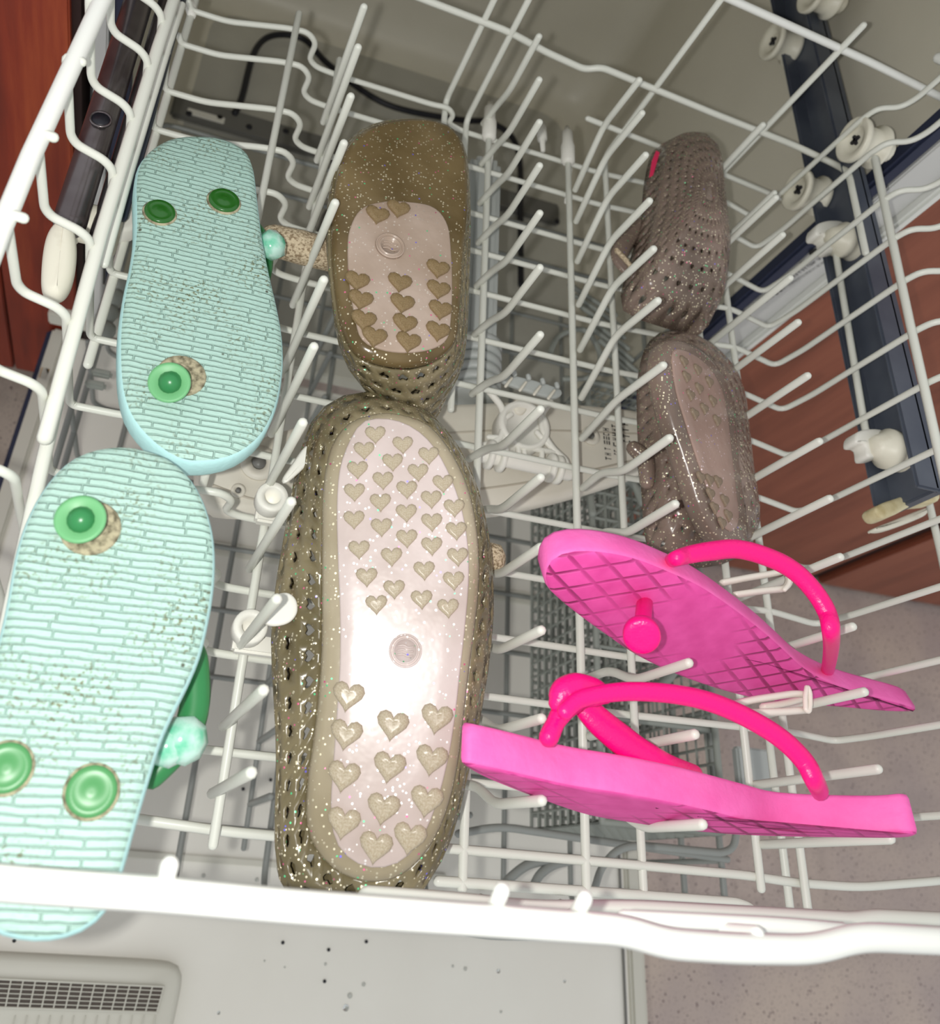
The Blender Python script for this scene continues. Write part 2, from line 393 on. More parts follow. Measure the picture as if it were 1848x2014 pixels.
def lattice(name, rings, m, parent=None, solid=0.006, hole=0.95, skip=(), flip=False):
    """a skin over the rings with a heart-shaped hole in every cell (rows staggered)"""
    N = len(rings[0]); J = len(rings); vs = []; idx = {}; fs = []
    def at(u, v):
        u %= N; i = int(u); fu = u - i; j = min(int(v), J - 2); fv = v - j
        a, b = rings[j][i], rings[j][(i + 1) % N]; c_, d = rings[j + 1][i], rings[j + 1][(i + 1) % N]
        return a.lerp(b, fu).lerp(c_.lerp(d, fu), fv)
    def vid(u, v):
        k = (round(u % N, 4), round(v, 4))
        if k not in idx: idx[k] = len(vs); vs.append(at(u, v))
        return idx[k]
    bd = [(0.5, 0), (1, 0), (1, 0.5), (1, 1), (0.5, 1), (0, 1), (0, 0.5), (0, 0)]
    for j in range(J - 1):
        sh = 0.5 * (j % 2)
        for i in range(0, N):
            b = [vid(i + sh + a, j + c_) for a, c_ in bd]
            if (i, j) in skip or j in skip:
                fs.append(tuple(b)); continue
            h = []
            for a, c_ in HEART:
                a2 = 0.5 + (a - 0.5) * hole; c2 = 0.5 + (c_ - 0.5) * hole
                if flip: c2 = 1 - c2
                h.append(vid(i + sh + a2, j + c2))
            if flip: h = [h[4], h[3], h[2], h[1], h[0], h[7], h[6], h[5]]
            for k in range(8):
                k2 = (k + 1) % 8; fs.append((b[k], b[k2], h[k2], h[k]))
    o = obj(name, vs, fs, m, parent)
    md = o.modifiers.new('solid', 'SOLIDIFY'); md.thickness = solid * S; md.offset = 0
    return o
heart_meshes = {}
def heart(c, n, up, size, m, parent):
    """a raised heart pad; shares its mesh with its like"""
    key = m
    if key not in heart_meshes:
        pts = []
        for k in range(20):
            t = 2 * math.pi * k / 20
            pts.append(Vector((16 * math.sin(t) ** 3, 13 * math.cos(t) - 5 * math.cos(2 * t) - 2 * math.cos(3 * t) - math.cos(4 * t) + 2, 0)) / 32)
        vs = []; fs = []
        for s, z in ((1.0, -0.05), (1.0, 0.05), (0.8, 0.13), (0.4, 0.12)):
            vs += [Vector((p.x * s, p.y * s, z)) for p in pts]
        for j in range(3):
            for i in range(20):
                i2 = (i + 1) % 20; fs.append((j * 20 + i2, j * 20 + i, (j + 1) * 20 + i, (j + 1) * 20 + i2))
        fs.append(tuple(60 + i for i in range(19, -1, -1)))
        me = bpy.data.meshes.new('heart_pad'); me.from_pydata(vs, [], [tuple(reversed(f)) for f in fs]); me.update()
        me.materials.append(M[m])
        for p in me.polygons: p.use_smooth = True
        heart_meshes[key] = me
    o = bpy.data.objects.new('heart_pad', heart_meshes[key]); COL.objects.link(o)
    n = Vector(n).normalized(); up = (Vector(up) - n * Vector(up).dot(n)).normalized(); x = up.cross(n)
    mw = Matrix.Translation(Vector(c) * S) @ Matrix((x, up, n)).transposed().to_4x4() @ Matrix.Scale(size * S, 4)
    o.parent = parent; o.matrix_parent_inverse = parent_world(parent).inverted(); o.matrix_basis = mw
    return o

# ================================================================== THE SETTING
YF = 1.15                                   # plane of the dishwasher's front
ZD = -0.96; ZFLOOR = -1.68
fl_o = obj('floor', [(-2.5, -2.0, ZFLOOR), (4.5, -2.0, ZFLOOR), (4.5, 1.9, ZFLOOR), (-2.5, 1.9, ZFLOOR), (-2.5, -2.0, ZFLOOR - .05), (4.5, -2.0, ZFLOOR - .05), (4.5, 1.9, ZFLOOR - .05), (-2.5, 1.9, ZFLOOR - .05)],
           [(0, 1, 2, 3), (7, 6, 5, 4), (0, 4, 5, 1), (1, 5, 6, 2), (2, 6, 7, 3), (3, 7, 4, 0)], 'floor', smooth=False)
setp(fl_o, 'speckled beige-grey linoleum floor beside the open dishwasher door', 'floor', kind='structure')

# ---- dishwasher
DW = thing('dishwasher', (0.4, YF, ZFLOOR), 'cream dishwasher standing open behind the pulled-out racks', 'dishwasher')
TX0, TX1, TY1, TZ0, TZ1 = -0.27, 1.06, 2.37, -0.88, 0.62
def profile_tub():
    # rounded vertical back corners and rounded floor edges
    rings = []
    def loop(inset, z, r):
        pts = []
        x0, x1, y1 = TX0 + inset, TX1 - inset, TY1 - inset
        pts.append(Vector((x0, YF + 0.02, z)))
        for k in range(7):
            a = math.pi - k / 6 * math.pi / 2; pts.append(Vector((x0 + r + r * math.cos(a), y1 - r + r * math.sin(a), z)))
        for k in range(7):
            a = math.pi / 2 - k / 6 * math.pi / 2; pts.append(Vector((x1 - r + r * math.cos(a), y1 - r + r * math.sin(a), z)))
        pts.append(Vector((x1, YF + 0.02, z))); return pts
    for z, ins in ((TZ1, 0), (0.1, 0), (TZ0 + 0.12, 0), (TZ0 + 0.05, 0.012), (TZ0 + 0.015, 0.04), (TZ0, 0.09)):
        rings.append(loop(ins, z, 0.09))
    return rings
rg = profile_tub()
tw = quadstrip('tub_wall', rg, 'tub', DW, closed=False)
tw.data.flip_normals()
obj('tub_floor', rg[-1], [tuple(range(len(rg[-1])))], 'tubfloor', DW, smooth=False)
box('tub_ceiling', (0.395, 1.76, TZ1 + 0.02), 1.33, 1.22, 0.04, 'tub', DW)
# sump, plate and heating loop on the tub floor
lathe('sump_filter', (0.42, 1.55, TZ0), (0, 0, 1), [(0, .2), (.012, .2), (.02, .18), (.02, .09), (.04, .085), (.045, .06)], 'plate', DW)
pl_ = box('hinge_plate', (0.36, 1.84, TZ0 + 0.012), 1.16, 0.085, 0.02, 'plate', DW, bev=0.008)
box('plate_slot', P(405, 228, z=TZ0 + 0.024), 0.10, 0.022, 0.004, 'clip', pl_, bev=0.001)
for px in ((372, 224), (432, 232), (490, 250), (562, 258), (1095, 436)): lathe('screw', P(*px, z=TZ0 + 0.022), (0, 0, 1), [(0, .009), (.004, .008)], 'dark', pl_, seg=10)
tube('heating_element', pix([(462, 222), (476, 190), (497, 110), (522, 76), (560, 68), (602, 80), (650, 130), (760, 205), (900, 235), (960, 240), (1005, 268), (1022, 320), (1023, 420), (1024, 560)], z=-0.855), 0.0095, 'dark', DW, smooth_path=True)
# front frame: gasket, flange strip, white trim on both jambs; sill and header
for sx, side in ((1, 'right'), (-1, 'left')):
    xe = TX1 if sx > 0 else TX0
    if sx < 0: xe += .0
    box('gasket', (xe + (0.004 if sx > 0 else 0.048), YF + 0.005, -0.13), 0.03, 0.035, 1.5, 'gasket', DW, bev=0.006)
    if sx > 0:
        box('door_jamb', (xe + sx * 0.052, YF + 0.0, -0.13), 0.066, 0.03, 1.5, 'frame', DW, bev=0.003)
        box('edge_trim', (xe + sx * 0.094, YF - 0.012, -0.53), 0.022, 0.045, 2.3, 'rim', DW, bev=0.006)
    else: box('door_jamb', (xe + 0.018, YF - 0.002, -0.13), 0.022, 0.03, 1.5, 'frame', DW, bev=0.003)
box('header', (0.43, YF, TZ1 + 0.05), 1.43, 0.06, 0.1, 'frame', DW, bev=0.004)
box('sill', (0.395, YF + 0.0, TZ0 - 0.02), 1.5, 0.07, 0.045, 'doorrim', DW, bev=0.004)
box('side_panel', (TX1 + 0.10, 1.8, -0.53), 0.02, 1.27, 2.3, 'frame', DW)
box('side_panel', (TX0 - 0.06, 1.84, -0.53), 0.02, 1.27, 2.3, 'frame', DW)
# fine print on the right jamb (too small to read in the photograph: worn black lines and two round marks)
yj = YF - 0.0165
random.seed(3)
def scribble(name, p0, p1, normal, h, n, parent, m='ink'):
    p0, p1 = Vector(p0), Vector(p1); t = (p1 - p0).normalized(); nn = Vector(normal).normalized(); b = nn.cross(t); L = (p1 - p0).length
    vs, fs = [], []
    x = 0
    while x < L:
        wd = random.uniform(0.25, 0.7) * h; k = random.random()
        for a, c_, e, f_ in (((0, 0, .22, 1), (0, .8, 1, 1), (0, 0, 1, .2)) if k < .3 else ((0, 0, .25, 1), (.7, 0, 1, 1), (0, .4, 1, .6)) if k < .6 else ((.35, 0, .6, 1), (0, .8, 1, 1)) if k < .8 else ((0, 0, 1, .22), (0, .4, 1, .58), (0, .8, 1, 1))):
            i = len(vs)
            for (u_, v_) in ((a, c_), (e, c_), (e, f_), (a, f_)): vs.append(p0 + t * (x + u_ * wd) + b * (v_ * h - h / 2) + nn * 0.0006)
            fs.append((i, i + 1, i + 2, i + 3))
        x += wd + random.uniform(0.15, 0.6) * h
    return obj(name, vs, fs, m, parent, smooth=False)
def J(px, py): return P(px, py, y=yj)
scribble('small_print', J(1489, 590), J(1622, 502), (0, -1, 0), 0.007, 0, DW)
scribble('small_print', J(1496, 597), J(1628, 510), (0, -1, 0), 0.006, 0, DW)
scribble('small_print', J(1450, 628), J(1530, 572), (0, -1, 0), 0.014, 0, DW)
lathe('round_mark', J(1602, 496), (0, -1, 0), [(0, .011), (.0012, .0105)], 'ink', DW, seg=14)
lathe('round_mark', J(1580, 518), (0, -1, 0), [(0, .008), (.0012, .0075)], 'ink', DW, seg=14)
# tub rollers (grooved wheels on the side walls that carry the slide rails)
def roller(c, r, wdt, parent, name='roller', side=1):
    """grooved wheel, axis along X, hub face toward the rack; side=+1 means wall is at +X"""
    t = lathe(name, c, (-side, 0, 0), [(-wdt * .5, r * .92), (-wdt * .46, r), (-wdt * .36, r), (-wdt * .3, r * .78), (wdt * .12, r * .78), (wdt * .2, r * 1.04), (wdt * .34, r * 1.06), (wdt * .36, r * .98), (wdt * .30, r * .62), (wdt * .22, r * .55), (wdt * .22, r * .32)], 'cream', parent, seg=32)
    cc = Vector(c) + Vector((-side * wdt * .24, 0, 0))
    box('screw_slot', cc, .006, r * .5, r * .13, 'dark', t); box('screw_slot', cc, .006, r * .13, r * .5, 'dark', t)
    return t
for p in ((1697, 281), (1584, 378), (1533, 86), (1612, -8)):
    c = P(*p, x=0.958); roller(c, 0.036, 0.064, DW)
    lathe('axle', c + Vector((0.02, 0, 0)), (1, 0, 0), [(0, .018), (.03, .018), (.034, .012)], 'cream', DW, seg=12)
# ---- door, folded down flat
DX0, DX1 = -0.35, 1.157
DOOR = DW
dn = box('door_panel', ((DX0 + DX1) / 2, 0.2, ZD - 0.03), DX1 - DX0 - 0.07, 1.84, 0.06, 'door', DW, bev=0.008)
for sx, xx in ((1, DX1), (-1, DX0)):
    box('door_border', (xx - sx * 0.018, 0.2, ZD - 0.028), 0.034, 1.86, 0.062, 'doorrim', dn, bev=0.006)
    box('door_seal', (xx + sx * 0.004, 0.2, ZD - 0.04), 0.016, 1.86, 0.05, 'gasket' if sx < 0 else 'doorrim', dn, bev=0.004)
box('door_step', (1.105, 0.2, ZD + 0.004), 0.004, 1.7, 0.005, 'plate', dn)
obj('stuck_label', pix([(82, 722), (98, 726), (90, 748), (76, 742)], z=ZD + 0.003), [(0, 1, 2, 3)], mat('tan_sticker', (186, 146, 84), 0.6), dn, smooth=False)
# detergent compartment / hinge trough near the sill
box('door_trough', (0.4, 0.66, ZD + 0.004), 1.32, 0.03, 0.008, 'doorrim', dn, bev=0.003)
box('door_crease', (0.10, 0.045, ZD + 0.003), 1.2, 0.012, 0.006, 'doorrim', dn, bev=0.002)
# vent on the door
vt = slab('vent_cover', [P(a, b, z=ZD + 0.04) for a, b in ((-160, 1866), (0, 1873), (180, 1882), (310, 1890), (350, 1900), (358, 1925), (350, 1975), (330, 2060), (300, 2140), (0, 2130), (-200, 2120))], (0, 0, 1), 0.045, 'doorrim', None, DW, round_=0.012)
vt['label'] = 'raised cream vent cover with a fine grille'
gz = ZD + 0.043
gp = pix([(-150, 1918), (322, 1940), (308, 1991), (-160, 1976)], z=gz)
obj('grille_back', gp, [(0, 1, 2, 3)], 'greyd', vt, smooth=False)
for k in range(21):
    t = k / 20; a = gp[0].lerp(gp[1], t); b_ = gp[3].lerp(gp[2], t); tube('grille_bar', [a + Vector((0, 0, .002)), b_ + Vector((0, 0, .002))], 0.0014, 'doorrim', vt, sides=5)
for k in range(7):
    t = k / 6; a = gp[0].lerp(gp[3], t); b_ = gp[1].lerp(gp[2], t); tube('grille_wire', [a + Vector((0, 0, .002)), b_ + Vector((0, 0, .002))], 0.0009 if 0 < k < 6 else 0.002, 'doorrim', vt, sides=5)
for k in range(13):
    a = P(30 + k * 23, 1998, z=gz + .001); tube('grille_rib', [a, a + Vector((-.002, -.06, 0))], 0.0012, 'doorrim', vt, sides=5)
# water drops on the door
for i, (a, b_, r_) in enumerate([(688, 1958, .005), (680, 1982, .006), (520, 1890, .002), (505, 1730, .004), (430, 1992, .003), (560, 1902, .002), (715, 1936, .004), (915, 1905, .004), (980, 1910, .004), (1110, 1930, .003), (985, 1990, .003), (400, 1722, .004), (890, 1900, .003), (640, 1896, .003)]):
    c = P(a, b_, z=ZD); o = lathe('water_drop', c, (0, 0, 1), [(0, r_), (r_ * .35, r_ * .8), (r_ * .55, r_ * .4), (r_ * .6, r_ * .05)], 'drop', None, seg=12)
    setp(o, 'clear water drop lying on the open cream door', 'water drop', 'water drops on the door')
for i, (a, b_) in enumerate([(556, 1854), (720, 1852), (646, 1868), (532, 1534), (478, 1552), (638, 1930), (28, 1850)]):
    o = lathe('crumb', P(a, b_, z=ZD), (0, 0, 1), [(0, .0035), (.003, .003), (.004, .001)], 'dark', None, seg=7)
    setp(o, 'tiny dark crumb lying on the open cream door', 'crumb', 'crumbs on the door')

# ---- slide rails
def rail(side, x, z, y0, y1, h, wd, lab):
    t = thing('slide_rail', (x, y0, z), lab, 'rail')
    box('channel', (x + side * wd * .3, (y0 + y1) / 2, z), wd * .4, y1 - y0, h, 'rail' if side > 0 else 'steel', t, bev=0.004)
    box('lip', (x - side * wd * .1, (y0 + y1) / 2, z + h * .5 - .004), wd * .8, y1 - y0, 0.008, 'rail' if side > 0 else 'steel', t, bev=0.003)
    box('lip', (x - side * wd * .1, (y0 + y1) / 2, z - h * .5 + .004), wd * .8, y1 - y0, 0.008, 'rail' if side > 0 else 'steel', t, bev=0.003)
    return t
rr = rail(1, 0.985, 0.115, 0.530, 2.1, 0.085, 0.05, 'dark slide rail on the right running back into the tub between pairs of rollers')
slab('end_cap', pix([(1722, 1000), (1738, 988), (1775, 975), (1800, 960), (1815, 955), (1835, 962), (1848, 968), (1845, 985), (1800, 992), (1760, 1012), (1735, 1018)], z=0.10), (0, 0, 1), 0.03, 'sponge', None, rr, round_=0.004)
slab('end_cap', pix([(1722, 1038), (1760, 1022), (1810, 1002), (1825, 998), (1822, 1012), (1780, 1030), (1740, 1042)], z=0.02), (0, 0, 1), 0.02, 'cream', None, rr, round_=0.004)
# left rail: round steel tube with a hole and a long cream end cap
lr = thing('slide_rail', P(120, 560, z=0.12), 'steel slide rail on the left with a round hole and a cream end cap', 'rail')
a, b_ = P(292, -60, z=0.13), P(136, 440, z=0.13)
tube('rail_tube', [a, b_], 0.0185, 'steel', lr, sides=16)
b2 = Vector((0.031, 0, -0.012)); tube('rail_tube', [a + b2, b_ + b2], 0.010, 'steel', lr, sides=12)
b3 = Vector((0.047, 0, -0.03)); tube('rail_flange', [a + b3, b_ + b3 + Vector((0, .05, 0))], 0.007, 'navy', lr, sides=8)
hc = P(198, 236, z=0.149); lathe('rail_hole', hc, (0, 0, 1), [(0, .013), (.0025, .013), (.0028, .011), (0.0005, .0105)], 'steel', lr, seg=20)
lathe('hole_core', hc + Vector((0, 0, .0005)), (0, 0, 1), [(0, .0108), (.001, .0105)], 'dark', lr, seg=18)
slab('end_cap', pix([(114, 428), (140, 432), (151, 470), (150, 520), (138, 560), (118, 578), (92, 570), (82, 545), (85, 490), (95, 450)], z=0.15), (0.1, -0.15, 1), 0.035, 'cream', None, lr, round_=0.010)
lathe('rail_bush', P(172, 440, z=0.10), (1, 0, 0), [(-.03, .022), (-.026, .03), (-.01, .03), (-.006, .024), (.02, .024), (.022, .03), (.035, .03)], 'cream', lr)

# ---- cabinets
XC0, XC1 = TX1 + 0.115, 2.36
cab = thing('cabinet', (1.75, YF, ZFLOOR), 'reddish-brown wooden cabinet right of the dishwasher', 'cabinet')
box('carcass', ((XC0 + XC1) / 2, YF + 0.62, -0.5), XC1 - XC0, 1.15, 2.3, 'woodR', cab)
box('stile', (XC0 + 0.03, YF + 0.01, -0.5), 0.06, 0.05, 2.34, 'woodR', cab, bev=0.004)
box('door', (1.77, YF + 0.012, -0.52), 1.12, 0.05, 2.26, 'woodR', cab, bev=0.008)
box('door_gap', (XC0 + 0.068, YF + 0.03, -0.5), 0.026, 0.04, 2.34, 'darkgap', cab)
cab2 = thing('cabinet', (3.2, YF, ZFLOOR), 'reddish-brown wooden cabinet beyond the dark vertical gap, at the right edge of the view', 'cabinet')
box('carcass', (3.2, YF + 0.62, -0.5), 1.6, 1.15, 2.3, 'woodR', cab2)
box('door', (3.02, YF + 0.012, -0.52), 1.24, 0.05, 2.26, 'woodR', cab2, bev=0.008)
box('door_gap', (2.37, YF + 0.03, -0.5), 0.05, 0.04, 2.34, 'darkgap', cab)
cab3 = thing('cabinet', (-1.1, YF, ZFLOOR), 'dark mahogany cabinet with upright planks left of the dishwasher', 'cabinet')
box('carcass', (-1.285, YF + 0.75, -0.35), 1.77, 1.3, 1.75, 'woodL', cab3)
box('side_gap', (-0.292, YF + .03, -0.35), .014, 0.06, 1.75, 'darkgap', cab3)
for k, (x0, x1) in enumerate(((-0.452, -0.299), (-0.64, -0.456), (-0.86, -0.644), (-1.1, -0.864), (-1.4, -1.104))):
    box('plank', ((x0 + x1) / 2, YF - 0.01 + 0.02, -0.34), x1 - x0, 0.045, 1.77, 'woodL', cab3, bev=0.003)
box('toe_kick', (-1.25, YF + 0.3, -1.45), 1.75, 0.1, 0.46, 'darkgap', cab3)

# ================================================================== UPPER RACK
rack = thing('dish_rack', (0.4, 0.5, 0.0), 'cream coated wire upper dishwasher rack, pulled out with the shoes in it', 'rack')
r0 = 0.0046
# cross wires (along X): left wall, raised shelf, step down, floor, step down again, then the right wall
LW = [(-0.174, 0.366), (-0.172, 0.262), (-0.166, 0.250), (-0.139, 0.238), (-0.130, 0.226), (-0.130, 0.045)]
MID = [(-0.125, 0.036), (-0.07, 0.036), (0.02, 0.059), (0.05, 0.063), (0.066, 0.048), (0.062, 0.014), (0.076, 0.003), (0.107, 0.0), (0.275, 0.0), (0.30, 0.004), (0.315, -0.008), (0.312, -0.028), (0.34, -0.036), (0.60, -0.036)]
RT = [(0.765, -0.02), (0.825, -0.008), (0.918, -0.03), (0.928, 0.03), (0.937, 0.235), (0.944, 0.262), (0.975, 0.275), (0.985, 0.30), (0.988, 0.37)]
YW = [1.149, 1.073, 0.973, 0.897, 0.819, 0.733, 0.649, 0.553, 0.462, 0.379, 0.293, 0.220, 0.122]
for i, y in enumerate(YW):
    pts = []
    if i >= 2: pts += [Vector((x, y, z)) for x, z in LW]
    else: pts += [Vector((-0.13, y, 0.05))]
    pts += [Vector((x, y, z)) for x, z in MID] + [Vector((x, y, z)) for x, z in RT]
    if i >= 2: pts = [Vector((-.160, y, .362)), Vector((-.174, y, .364))] + pts[1:]
    tube('cross_wire', pts, r0, 'wire', rack, rad=0.016)
for (pts, z) in (([(270, 1611), (430, 1634), (550, 1645), (870, 1668), (1180, 1695), (1475, 1722), (1560, 1736), (1690, 1745), (1850, 1732), (1990, 1715)], 0.0),):
    tube('cross_wire', pix(pts, z=-0.02), 0.0052, 'wire', rack, rad=0.03)
tube('cross_wire', pix([(860, 1733), (1250, 1760), (1450, 1775), (1475, 1785), (1488, 1802)], z=-0.02), 0.0056, 'wire', rack, rad=0.02)
# lengthwise wires (along Y)
def ly(x, z, y0, y1, extra=(), r=0.0052, name='lengthwise_wire', front=()):
    tube(name, [Vector(p) for p in front] + [Vector((x, y0, z)), Vector((x, y1, z))] + [Vector(p) for p in extra], r, 'wire', rack, rad=0.02)
ly(0.384, -0.020, 0.012, 1.165, r=0.0056)
ly(0.533, -0.020, 0.012, 1.150, r=0.0056)
ly(0.607, -0.022, -0.002, 1.176, extra=[(0.613, 1.178, 0.365)], front=[(0.607, -0.012, 0.16)])
ly(0.762, -0.014, 0.035, 1.178)
ly(0.822, -0.010, 0.0, 1.178, extra=[(0.835, 1.18, 0.36)], front=[(0.822, -0.014, 0.3)])
ly(0.848, -0.075, 0.0, 0.22)
ly(0.110, 0.008, 0.035, 1.176)
ly(0.031, 0.066, 0.42, 1.18, front=[(0.031, 0.40, 0.06), (0.031, 0.39, 0.04)])
ly(0.299, -0.008, 0.03, 1.176, extra=[(0.304, 1.179, 0.365)])
ly(0.345, -0.030, 0.6, 1.170, extra=[(0.352, 1.18, 0.365)])
ly(0.318, -0.026, 0.02, 0.62)
for c, z in ((0.384, -0.02), (0.533, -0.02)):
    lathe('pivot_cap', (c, 1.15, z), (0, 1, 0), [(-.02, .008), (-.015, .012), (.02, .0125), (.03, .010), (.055, .010), (.058, .006), (.07, .004)], 'clip', rack, seg=14)
    tube('pivot_prong', [Vector((c + .015, 1.14, z - .02)), Vector((c + .02, 1.09, z - .05))], .0035, 'clip', rack)
lathe('pivot_cap', P(1065, 262, z=-.06), (0, 1, -.1), [(-.05, .004), (-.02, .005), (-.018, .009), (.015, .009), (.02, .006), (.03, .003)], 'clip', rack, seg=12)
# side rails
ly(-0.124, 0.030, 0.52, 1.18, r=0.0058, name='side_rail')
tube('side_rail', pix([(352, -30), (310, 95), (200, 455), (88, 862)], z=0.215), 0.0072, 'wire', rack, rad=0)
tube('side_rail', pix([(112, 790), (85, 905), (20, 1200), (-40, 1500)], z=0.185) + [P(-60, 1640, z=0.185)], 0.0066, 'wire', rack, rad=0.0)
tube('side_rail', pix([(358, 10), (330, 92), (255, 340), (205, 520)], z=0.165), 0.0050, 'wire', rack, rad=0)
tube('side_rail', pix([(1720, 312), (1790, 640), (1848, 900), (1905, 1160)], z=0.235), 0.0060, 'wire', rack, rad=0)
tube('side_rail', pix([(1652, 380), (1636, 455), (1702, 850), (1715, 885), (1738, 905)], z=0.10)[1:], 0.0056, 'wire', rack, rad=0.015)
tube('side_rail', pix([(1743, 630), (1790, 830), (1850, 1090), (1880, 1230)], z=0.045), 0.0054, 'wire', rack, rad=0)
# back wall bars
tube('back_bar', [P(60 - 200 + 700, -110, y=1.176), P(826, -4, y=1.176), P(1000, 62, y=1.176), P(1042, 85, y=1.176), P(1075, 103, y=1.176), P(1150, 137, y=1.176), P(1182, 132, y=1.176), P(1400, 222, y=1.176), P(1560, 285, y=1.176)] + pix([(1640, 322)], y=1.15) + pix([(1668, 338)], z=0.16) + pix([(1702, 498)], z=0.16), 0.0058, 'wire', rack, rad=0.02)
tube('back_bar', pix([(1155, 233), (1300, 290), (1387, 328), (1560, 400)], y=1.174), 0.0050, 'wire', rack, rad=0)
tube('rim_wire', pix([(1180, -115), (1440, 0), (1706, 120), (1848, 190)], y=1.182) + [P(1880, 205, y=1.18)], 0.0064, 'rim', rack, rad=0)
# rim: front, left
RZ = 0.37
tube('rim_wire', [(0.70, -.0045, 0.37), (0.95, -.004, .37), (0.992, .03, .37), (0.992, 1.15, .37), (0.98, 1.178, .355)], 0.0088, 'rim', rack, rad=0.03)
tube('rim_wire', pix([(-160, 1718), (0, 1737), (300, 1758), (600, 1785), (900, 1806), (1230, 1830), (1310, 1856), (1450, 1866), (1600, 1868), (1690, 1842), (1848, 1850), (2050, 1860)], z=RZ), 0.0100, 'rim', rack, rad=0.02)
tube('rim_wire', pix([(255, -110), (200, 2), (60, 308), (0, 455), (-110, 740)], z=RZ - .01), 0.0088, 'rim', rack, rad=0)
tube('rim_wire', pix([(1225, 1806), (1500, 1818), (1560, 1822), (1660, 1830)], z=0.33), 0.0058, 'rim', rack, rad=0.01)
tube('front_bar', pix([(720, 1764), (900, 1776), (1040, 1792), (1250, 1790), (1440, 1800), (1680, 1812), (1720, 1806), (1848, 1812), (1950, 1814)], z=0.15), 0.0090, 'wire', rack, rad=0.03)
# stubs of the front wires hooked over the rim
for px, py in ((325, 1745), (982, 1792), (1146, 1806), (540, 1770), (790, 1786), (1490, 1850), (1695, 1832)):
    top = P(px, py, z=RZ); tube('front_wire', [Vector((top.x * 1.55, 0.005, -0.03)), Vector((top.x * 1.5, -0.004, 0.02)), Vector((top.x * 1.0 + .0, -0.004, RZ - .012)), top + Vector((0, 0.012, 0.004))] if px in (325, 982, 1146) else [Vector((top.x, -.006, RZ - .14)), Vector((top.x, -.007, RZ))], 0.0056, 'rim', rack, rad=0.01)
lathe('rim_foot', P(1545, 1862, z=0.30), (0, 0, 1), [(-.01, .008), (0, .011), (.012, .011), (.02, .008)], 'rim', rack)
# left roller brackets on the rack
lathe('hook_end', P(376, 18, z=0.03), (0.2, -1, 0.2), [(-.03, .008), (0, .009), (.02, .006)], 'clip', rack, seg=12)
slab('rack_clip', pix([(246, 400), (262, 405), (268, 440), (250, 452), (228, 450), (236, 420)], z=0.06), (0, 0, 1), 0.03, 'clip', None, rack, round_=0.005)
# tines
tA = [1.145, 1.050, 0.963, 0.880, 0.795, 0.705, 0.603, 0.500, 0.414, 0.333, 0.245, 0.160, 0.088]
for y in tA: tube('tine', [(0.384 - .008, y + .030, -.030), (0.381, y + .024, .022), (0.381, y + .002, .075), (0.380, y - .002, .19)], 0.0053, 'wire', rack, rad=0.022)
tB = [(1.089, -1), (1.019, -1), (0.935, -1), (0.849, -1), (0.765, -1), (0.681, -1), (0.584, 0), (0.484, 1), (0.401, 1), (0.312, 1), (0.226, 1), (0.157, 1), (0.077, 1)]
for y, k in tB:
    pts = [(0.539, y + .027, -.012), (0.534, y + .024, .05), (0.534, y + .002, .106), (0.534, y, .213)] if k > 0 else [(0.540, y + .005, -.012), (0.534, y + .01, .1), (0.534, y, .213)] if k == 0 else [(0.541, y - .024, -.012), (0.535, y - .012, .045), (0.534, y + .012, .105), (0.534, y, .213)]
    tube('tine', pts, 0.0053, 'wire', rack, rad=0.02)
tL = [1.042, 0.961, 0.869, 0.788, 0.693, 0.582, 0.495, 0.405, 0.320, 0.226, 0.147, 0.082]
for y in tL: tube('tine', [(0.102, y, -.004), (0.108, y, .218)], 0.0053, 'wire', rack, rad=0)
tR = [1.114, 0.959, 0.886, 0.806, 0.729, 0.642, 0.543, 0.463, 0.387, 0.303, 0.230, 0.150, 0.083]
for y in tR: tube('tine', [(0.768, y, -.012), (0.774, y, .19)], 0.0053, 'wire', rack, rad=0)
for y in (1.04,): tube('tine', [(0.825, y, -.01), (0.83, y, .13)], 0.005, 'wire', rack, rad=0)
# plastic pivots on the left tine row, each with a paddle
def pivot(cx, cy, pad):
    c = P(cx, cy, z=0.045)
    t = lathe('tine_pivot', c, (0, 0, 1), [(-.012, .009), (-.012, .017), (-.010, .0185), (.010, .0185), (.012, .017), (.012, .0095), (-.011, .009)], 'clip', rack, seg=24)
    box('pivot_foot', c + Vector((.012, -.012, -.022)), .05, .02, .016, 'clip', t, bev=.003)
    slab('paddle', pix(pad, z=0.10), (.2, -.2, 1), .010, 'clip', None, t, round_=.003, N=40)
pivot(533, 983, [(560, 938), (580, 908), (602, 878), (622, 866), (632, 872), (628, 892), (605, 915), (578, 940), (562, 950)])
pivot(490, 1236, [(520, 1222), (530, 1192), (548, 1170), (568, 1166), (584, 1180), (586, 1205), (570, 1225), (540, 1232)])
# band clips on the right tine row
def band(pts, z, name='band_clip', r=.0042):
    return tube(name, pix(pts, z=z), r, 'bandc', rack, rad=.012, flat=1.6)
band([(1432, 1388), (1480, 1376), (1560, 1364), (1585, 1366)], 0.12); band([(1470, 1402), (1540, 1400), (1588, 1396)], 0.12); band([(1500, 1390), (1540, 1384), (1578, 1374)], 0.10)
tube('clip_ring', pix([(1588, 1352), (1592, 1362), (1593, 1385), (1590, 1400), (1584, 1396), (1583, 1370), (1586, 1352)], z=0.13), .0030, 'bandc', rack, rad=.004)
band([(1420, 1146), (1470, 1136), (1520, 1128), (1545, 1122), (1553, 1138), (1545, 1158), (1500, 1162), (1445, 1170)], 0.11)
tube('clip_ring', pix([(1538, 1118), (1552, 1128), (1552, 1148), (1542, 1160)], z=0.12), .0030, 'bandc', rack, rad=.006)
